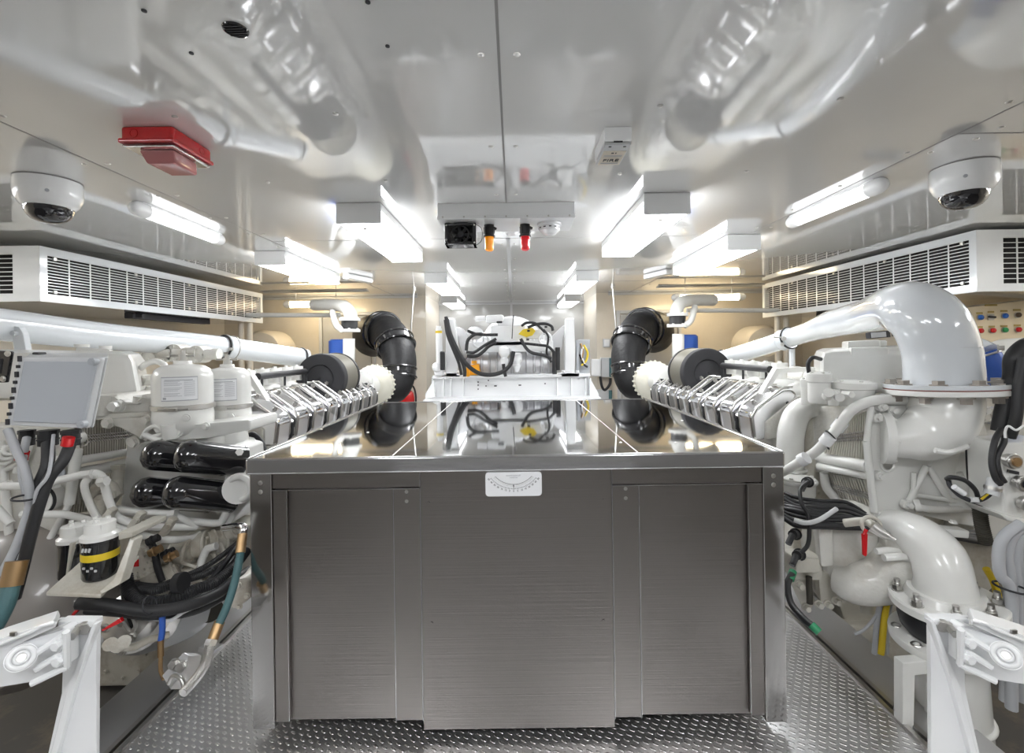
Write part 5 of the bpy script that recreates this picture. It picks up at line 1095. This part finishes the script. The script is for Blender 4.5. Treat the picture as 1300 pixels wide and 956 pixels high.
for i, (q, m, r, l) in enumerate(((((1150,700),(1140,722),(1130,745),(1123,780),(1118,830)),'yellow',.013,'yellow cable dropping behind the outlet elbow flange'),
   (((1143,700),(1132,725),(1122,750),(1114,785),(1110,830)),'hosegrey',.010,'grey cable dropping beside the yellow cable'),
   (((1154,705),(1146,725),(1136,748),(1128,785),(1126,830)),'hosegrey',.007,'thin grey blue cable on the right of the yellow cable'),
   (((1118,770),(1110,785),(1096,800),(1085,805)),'hosegrey',.006,'thin grey wire branching from the yellow cable tie'),
   (((1252,722),(1262,740),(1270,770)),'yellow',.012,'short yellow cable left of the grey conduits'))):
    hose('cable', PL(*[(a,b_,1.9 if i < 4 else 1.75) for a,b_ in q]), r, m, l, 'cable')
hose('drain_hose', PL((1006,728,1.85),(1000,742,1.83),(1004,765,1.78),(1020,785,1.70),(1032,795,1.66)), .012, 'rubber', 'black drain hose with green ends at foot of right engine', 'hose')
tag(obj('hose_end', cyl(nb(), W(1030,793,1.66), W(1040,803,1.64), .014, n=14), 'green'), 'lower green heat-shrink end of the black drain hose', 'hose end')
tag(obj('hose_end', cyl(nb(), W(1007,725,1.86), W(1003,736,1.84), .014, n=14), 'green'), 'upper green heat-shrink end of the black drain hose', 'hose end')
GK = 'thin black cables swept under the right engine cooler'
for i in range(9):
    yy = 632+4*i; D = 1.98-.01*i
    hose('black_cable', PL((996,yy-6,D+.1),(1012,yy+3*math.sin(i),D+.05),(1040,yy+4,D),(1075,yy+6+2*math.sin(i*2),D),(1110,658+1.5*i,D),(1150,664+i,D+.05),(1200,672+i,D+.1),(1245,676+1.5*i,D+.15)), .008+.002*(i % 3), 'rubber', 'thin black cable in the bundle under the right engine cooler', 'cable', GK)
hose('grey_sleeve', PL((1008,660,1.88),(1022,664,1.86),(1040,660,1.86),(1062,646,1.88)), .009, 'lgrey', 'light grey sleeve over the black cable bundle, right', 'cable')
hose('black_cable', PL((1026,612,2.05),(1016,622,2.0),(1018,640,1.95),(1026,655,1.92),(1026,690,1.9),(1012,705,1.9)), .008, 'rubber', 'black sensor lead dropping from the white pump neck, right engine', 'cable')
hose('black_cable', PL((1035,505,2.3),(1025,520,2.5),(1003,540,2.5),(998,580,2.45),(992,605,2.4)), .009, 'rubber', 'black lead arcing from valve housings to the rocker covers', 'cable')
hose('black_cable', PL((1028,478,2.15),(1026,462,2.15),(1032,454,2.15),(1042,456,2.2)), .009, 'rubber', 'small black loop on top of the white valve housing', 'cable')
hose('black_cable', PL((312,556,2.3),(322,552,2.3),(333,565,2.28),(334,585,2.25),(326,598,2.2)), .014, 'rubber', 'black lead arcing beside the left engine rocker covers', 'cable')
hose('black_cable', PL((300,565,2.1),(312,570,2.1),(322,578,2.12)), .012, 'rubber', 'short black lead from the oil filter head', 'cable')

# ---------------------------------------------------------------- gearbox in its white cradle
def G5(px, py, D=5.1): return W(px, py, D)
t = thing('gearbox', 'silver ribbed gearbox in a white steel cradle behind the mirror bench', 'machine', (0, 5.3, -.4))
b = nb(); hexa(b, [G5(549,477), G5(749,474), G5(750,478), G5(548,481)], (0,.2,0)); hexa(b, [G5(551,480,5.16), G5(748,477,5.16), G5(749,503,5.16), G5(551,506,5.16)], (0,.02,0))
prism(b, [G5(537,508,4.85), G5(763,505,4.85), G5(763,508,4.85), G5(537,511,4.85)], (0,.5,0)); 
for px in (549,563,572,588,708,726,744,750): hexa(b, [G5(px-1,480), G5(px+.6,480), G5(px+.6,504), G5(px-1,504)], (0,.09,0))
hexa(b, [G5(540,500,5.0), G5(551,482,5.0), G5(552,504,5.0), G5(540,506,5.0)], (0,.04,0)); hexa(b, [G5(749,480,5.0), G5(760,500,5.0), G5(760,504,5.0), G5(749,503,5.0)], (0,.04,0))
o = obj('cradle_beam', b, 'white', t)
b = nb()
for q in ((607,485),(607,489),(607,494),(617,490),(620,483),(692,487)): cyl(b, G5(*q,5.158), G5(*q,5.14), .008, n=8)
for q in ((629,490),(660,489)): box(b, G5(*q,5.155), (.03,.01,.012), None, .004)
obj('bolt_hole', b, 'ink', o)
for (x0, x1, w) in ((565,578,0),(717,730,1)):
    b = nb(); prism(b, [G5(x0+1,404), G5(x1-1,404), G5(x1+(0 if w else 3),440), G5(x1+(0 if w else 3),478), G5(x0,478)], (0,.12,0), .01); hexa(b, [G5(x0-4,474), G5(x1+5,474), G5(x1+5,478), G5(x0-4,478)], (0,.2,0)); 
    for q in ((x0-2,473),(x1+3,473)): hexbolt(b, G5(*q), (0,0,1), .02, .02)
    obj('cradle_post', b, 'white', t)
    b = nb(); hexa(b, [G5(x0,478,5.3), G5(x1,478,5.3), G5(x1,760,5.3), G5(x0,760,5.3)], (0,.12,0), .005); obj('cradle_leg', b, 'white', t)
for pts in (((579,415),(586,416),(594,424),(600,434),(594,446),(590,462),(586,440),(579,425)),((717,412),(712,416),(704,424),(694,434),(702,446),(709,462),(712,440),(717,425))):
    b = prism(nb(), [G5(*q,5.25) for q in pts], (0,.1,0), .012); obj('mount_web', b, 'alu', t)
b = nb(); c = G5(648,468,5.7); 
lathe(b, c+V((-.50,0,.0)), (1,0,0), [(.34,0),(.40,.06),(.42,.3),(.42,.7),(.40,.94),(.34,1.0)], 48)
for k in range(11): lathe(b, c+V((-.42+.084*k,0,0)), (1,0,0), [(.41,0),(.438,.012),(.438,.024),(.41,.036)], 48)
o = obj('ribbed_housing', b, 'alu', t)
b = nb(); lathe(b, G5(650,440,5.55), (0,-1,0), [(.36,-.3),(.36,0),(.33,.05),(.30,.06)], 44); boltring(b, G5(650,440,5.5), (0,-1,0), .33, 18, .012); obj('bell_cover', b, 'white', t)
b = nb(); hexa(b, [G5(622,413), G5(668,412), G5(668,440), G5(622,441)], (0,.3,0), .02); hexa(b, [G5(632,404), G5(652,403), G5(652,414), G5(632,414)], (0,.2,0), .012); hexa(b, [G5(616,400,5.05), G5(640,399,5.05), G5(640,409,5.05), G5(616,410,5.05)], (0,.12,0), .03); cyl(b, G5(616,404,5.1), G5(604,405,5.1), .03); hexa(b, [G5(668,418), G5(690,418), G5(690,430), G5(668,430)], (0,.2,0), .01)
for q in ((629,420),(640,420),(650,430),(636,432),(645,425),(640,411)): hexbolt(b, G5(*q,5.09), (0,-1,0), .012, .01)
obj('control_block', b, 'white', t)
b = nb(); hexa(b, [G5(590,434), G5(702,432), G5(703,446), G5(590,448)], (0,.2,0), .01); 
for q in ((610,432,18),(692,430,14)): torus(b, G5(q[0],q[1],5.08), (0,1,0), q[2]*5.1/600*.55, .012, 30)
obj('side_housing', b, 'white', t)
for px, py, h in ((640,440,26),(656,448,20)):
    b = nb(); lathe(b, G5(px,py,5.05), (0,-.1,-1), [(.04,0),(.06,.02),(.06,.08),(.035,.12),(.045,.14),(.02,h/100),(.001,h/100+.01)], 20); obj('pump_snout', b, 'white', t)
b = nb(); ball(b, G5(603,423,5.05), .09, (1,.5,.8)); obj('round_cap', b, 'white', t)
b = nb(); hexa(b, [G5(592,464), G5(608,462), G5(610,478), G5(592,478)], (0,.12,0), .01); cyl(b, G5(602,462,5.1), G5(602,458,5.1), .03); cyl(b, G5(594,468,5.05), G5(594,478,5.05), .02); obj('orange_actuator', b, 'orange', t)
b = nb(); prism(b, [G5(q[0],q[1],5.0) for q in ((658,424),(664,418),(676,416),(680,420),(676,426),(668,428))], (0,.04,0), .004); obj('yellow_wire_nest', b, 'yellow', t)
for q, r in ((((567,404),(572,425),(582,447),(592,462),(606,473),(622,476),(638,472),(648,462),(652,446)), .022),
   (((568,410),(570,425),(578,445),(587,460),(590,470),(590,478)), .018), (((566,402),(570,420),(579,440),(588,456),(596,466)), .018),
   (((565,406),(568,425),(575,443),(582,460),(586,476)), .015),
   (((593,452),(605,452),(614,446),(620,440),(630,434)), .018), (((592,445),(594,432),(602,425),(612,424)), .018), (((592,447),(602,447),(616,438),(630,430)), .016),
   (((594,420),(604,424),(616,425),(632,425)), .016), (((662,414),(668,410),(678,410),(684,414),(692,422)), .014), (((670,416),(680,412),(692,411),(700,414),(702,420)), .016),
   (((661,430),(668,442),(676,448),(690,451),(700,455)), .018), (((666,436),(684,438),(696,440),(704,448)), .015), (((639,462),(640,470),(642,478)), .018), (((652,400),(651,412),(650,430)), .005), (((690,418),(696,428),(694,448),(700,460)), .012)):
    obj('hydraulic_hose', tube(nb(), [G5(a,b_,4.95) for a, b_ in q], r, n=10), 'rubber', t)
for q in ((634,409,.06),(612,424,.03),(626,425,.035),(595,420,.03),(671,420,.03),(670,431,.03),(693,415,.03),(682,438,.03)): obj('hose_fitting', box(nb(), G5(q[0],q[1],4.93), (q[2],.04,.022), None, .006), 'rubber', t)
b = nb()
for (x, y0, y1) in ((704,446,475),(708,441,470)): cyl(b, G5(x,y0,4.95), G5(x,y1,4.95), .025, n=14)
obj('black_damper', b, 'rubber', t)
t2 = thing('hydraulic_ram', 'white vertical cylinder with yellow stripe left of the gearbox cradle', 'cylinder', G5(556,478))
b = nb(); cyl(b, G5(557,417,5.05), G5(558,462,5.05), .035, n=20); cyl(b, G5(557,414,5.05), G5(557,417,5.05), .028); ball(b, G5(555,466,5.05), .055); hexa(b, [G5(549,462,5.05), G5(562,462,5.05), G5(562,477,5.05), G5(551,477,5.05)], (0,.1,0), .02); obj('body', b, 'white', t2)
obj('yellow_stripe', cyl(nb(), G5(557,420,5.05), G5(557,423,5.05), .0365, n=20), 'yellow', t2); obj('valve', box(nb(), G5(562,458,5.0), (.05,.05,.2), None, .01), 'rubber', t2)
t2 = thing('terminal_box', 'open grey terminal box with coloured wires right of the gearbox cradle', 'electrical box', G5(741,475,5.15))
b = nb(); hexa(b, [G5(734,431,5.2), G5(749,431,5.2), G5(749,476,5.2), G5(734,476,5.2)], (0,.05,0), .004); hexa(b, [G5(732,432), G5(735,432), G5(735,472), G5(732,472)], (0,.1,0)); obj('case', b, 'grey', t2)
for m, q in (('brass',((737,436),(740,446),(738,458))),('yellow',((741,438),(746,448),(744,458),(738,464))),('rubber',((736,450),(741,462),(746,466))),('label',((740,440),(738,452),(742,462)))): obj('wire', tube(nb(), [G5(a,b_,5.15) for a,b_ in q], .012, n=8), m, t2)
# things on the back wall
def wallbox(name, q, D, dep, m, label, cat, extra=None):
    t = thing(name, label, cat, W((q[0]+q[2])/2, q[3], D)); z_ = nb()
    obj('case', hexa(z_, [W(q[0],q[1],D-dep), W(q[2],q[1],D-dep), W(q[2],q[3],D-dep), W(q[0],q[3],D-dep)], (0,dep,0), .01), m, t)
    if extra: extra(t, q, D-dep)
def face(t, q, D):
    obj('front_plate', hexa(nb(), [W(q[0]+1.2,q[1]+1.2,D-.012), W(q[2]-1.2,q[1]+1.2,D-.012), W(q[2]-1.2,q[3]-1.2,D-.012), W(q[0]+1.2,q[3]-1.2,D-.012)], (0,.015,0), .004), 'ink' if q[2]-q[0] < 9 else 'white', t)
wallbox('switch_box', (766,430,775,441), 7.2, .06, 'lgrey', 'small wall switch box left of the right exhaust lagging', 'switch', face)
wallbox('wall_box', (751,456,763,478), 7.2, .12, 'white', 'white electrical box on the wall right of the gearbox', 'electrical box', face)
wallbox('charger_box', (763,454,777,479), 7.2, .10, 'lgrey', 'upper grey and teal box on the wall beside the door', 'electrical box', lambda t, q, D: obj('teal_side', hexa(nb(), [W(773.5,q[1]+.5,D-.01), W(777,q[1]+.5,D-.01), W(777,q[3]-.5,D-.01), W(773.5,q[3]-.5,D-.01)], (0,.02,0)), 'teal', t))
wallbox('charger_box', (751,495,777,508), 7.2, .10, 'lgrey', 'lower grey and teal box on the wall beside the door', 'electrical box', lambda t, q, D: obj('teal_side', hexa(nb(), [W(773,q[1]+.5,D-.01), W(777,q[1]+.5,D-.01), W(777,q[3]-.5,D-.01), W(773,q[3]-.5,D-.01)], (0,.02,0)), 'teal', t))
hose('wall_cable', PL((762,478,7.1),(764,490,7.1),(768,495,7.1),(774,488,7.1),(775,480,7.1)), .02, 'rubber', 'black cable loop between the grey and teal wall boxes', 'cable')
t = thing('fire_extinguisher', 'red fire extinguisher on the back wall left of the gearbox', 'fire extinguisher', W(517,552,7.085))
obj('cylinder', lathe(nb(), W(517,552,7.085), (0,0,1), [(.10,0),(.115,.03),(.115,.55),(.10,.63),(.05,.68),(.03,.70)], 28), 'red', t)
b = nb(); p = W(517,552,7.085)+V((0,0,.70)); cyl(b, p, p+V((0,0,.05)), .03); box(b, p+V((.02,0,.07)), (.16,.03,.02), Matrix.Rotation(.2,3,'Y'), .005); box(b, p+V((-.02,0,.04)), (.12,.03,.015), None, .004); tube(b, [p+V((.03,0,.04)), p+V((.10,0,.02)), p+V((.135,0,-.1)), p+V((.135,0,-.25))], .014); obj('valve_head', b, 'rubber', t)
# white pipework under the ceiling on both sides
for s in (-1, 1):
    w = 'left' if s < 0 else 'right'
    def S(px, py, D): return W(px if s > 0 else 1304-px, py+(6 if s < 0 else 0), D)
    t = thing('ceiling_pipe', 'cream flanged bend pipe hanging behind the %s air filter drum' % w, 'pipe', S(862,440,5.4))
    obj('pipe', tube(nb(), [S(861,462,5.3), S(861,440,5.3), S(861,424,5.3)], .065, n=24), 'paint', t)
    obj('bend', tube(nb(), [S(860,404,5.3), S(859,394,5.32), S(866,384,5.4), S(884,381,5.6), S(905,381,5.8)], .072, n=26), 'paint', t)
    b = nb()
    for py in (415.5, 401.5): cyl(b, S(860,py,5.3), S(860,py-3.4,5.3), .115, n=28); boltring(b, S(860,py-3.4,5.3), (0,0,1), .10, 6, .012)
    obj('flange', b, 'paint', t); obj('rubber_joint', cyl(nb(), S(860,412,5.3), S(860,401,5.3), .088, n=28), 'rubber', t)
    obj('side_branch', tube(nb(), [S(868,414,5.25), S(876,408,5.25), S(880,398,5.3), S(882,390,5.4)], .035, n=14), 'paint', t)
    b = lathe(nb(), S(874,455,5.6), (0,0,1), [(.09,0),(.11,.02),(.11,.26),(.09,.28)], 24); tag(obj('filter_canister', b, 'blue'), 'blue canister behind the cream flanged pipe on the %s' % w, 'canister')
    a, c = S(872,394,6.0), S(1000,394,6.0); hose('wall_pipe', [a, (a+c)/2, c], .030, 'paint', 'thin cream pipe running along the rear wall on the %s' % w, 'pipe')
    for px in (987, 998): 
        a, c = S(px,398,6.05), S(px,470,6.05); a.z = 1.69; c.z = -.40; tag(obj('riser_pipe', cyl(nb(), a, c, .035, n=16), 'wall'), 'cream vertical riser pipe below the %s grille box, %s one' % (w, 'inner' if px == 987 else 'outer'), 'pipe')
    b = lathe(nb(), S(958,440,6.9), (0,-1,0), [(.30,-.1),(.30,.25),(.26,.32),(.14,.34),(.13,.30)], 36); tag(obj('vent_duct', b, 'wall'), 'round beige duct mouth on the rear wall above the %s engine' % w, 'duct')
    t = thing('hanging_rod', 'thin steel rod hanging from the ceiling beside the %s exhaust lagging' % w, 'rod', S(783,386,6.3))
    top = V((S(778,386,6.4).x, 6.4, CEIL)); obj('rod', cyl(nb(), top, S(784,440,6.4), .012, n=8), 'metal', t); obj('mount', cyl(nb(), top, top-V((0,0,.03)), .03, n=12), 'metal', t)
    zg = 1.695 if s < 0 else 1.675
    b = bb(nb(), (s*3.46, 4.3, zg-.055), (s*3.54, 5.4, zg), .006); cyl(b, (s*3.46, 4.35, zg-.03), (s*3.40, 4.35, zg-.03), .02, n=12); tag(obj('slim_box', b, 'ink'), 'dark slim box under the %s air grille' % w, 'box')
    a = V((s*2.4, 6.2, CEIL-.04)); c = V((s*1.5, 6.2, CEIL-.04)); 
    b = nb(); tube(b, [V((s*3.2,6.0,CEIL-.05)), V((s*2.3,6.0,CEIL-.05)), V((s*1.85,6.0,CEIL-.05))], .014, n=8); tube(b, [V((s*3.2,6.08,CEIL-.06)), V((s*1.85,6.08,CEIL-.06))], .010, n=8, k=1); tag(obj('ceiling_conduit', b, 'metal'), 'pair of thin conduits under the ceiling at the far %s' % w, 'conduit')
# black taped bundle edge details on bench
sc = bpy.context.scene
sc.view_settings.view_transform = 'Standard'; sc.view_settings.look = 'None'; sc.view_settings.gamma = 1; sc.view_settings.use_curve_mapping = False
sc.view_settings.exposure = 0.5
w = bpy.data.worlds.new('world'); sc.world = w; w.use_nodes = True; w.node_tree.nodes['Background'].inputs[0].default_value = (.02,.02,.02,1)
sc.cycles.use_denoising = True; sc.cycles.max_bounces = 10; sc.cycles.diffuse_bounces = 5; sc.cycles.glossy_bounces = 6; sc.cycles.transmission_bounces = 6
sc.cycles.caustics_reflective = True; sc.cycles.caustics_refractive = False; sc.cycles.sample_clamp_indirect = 6
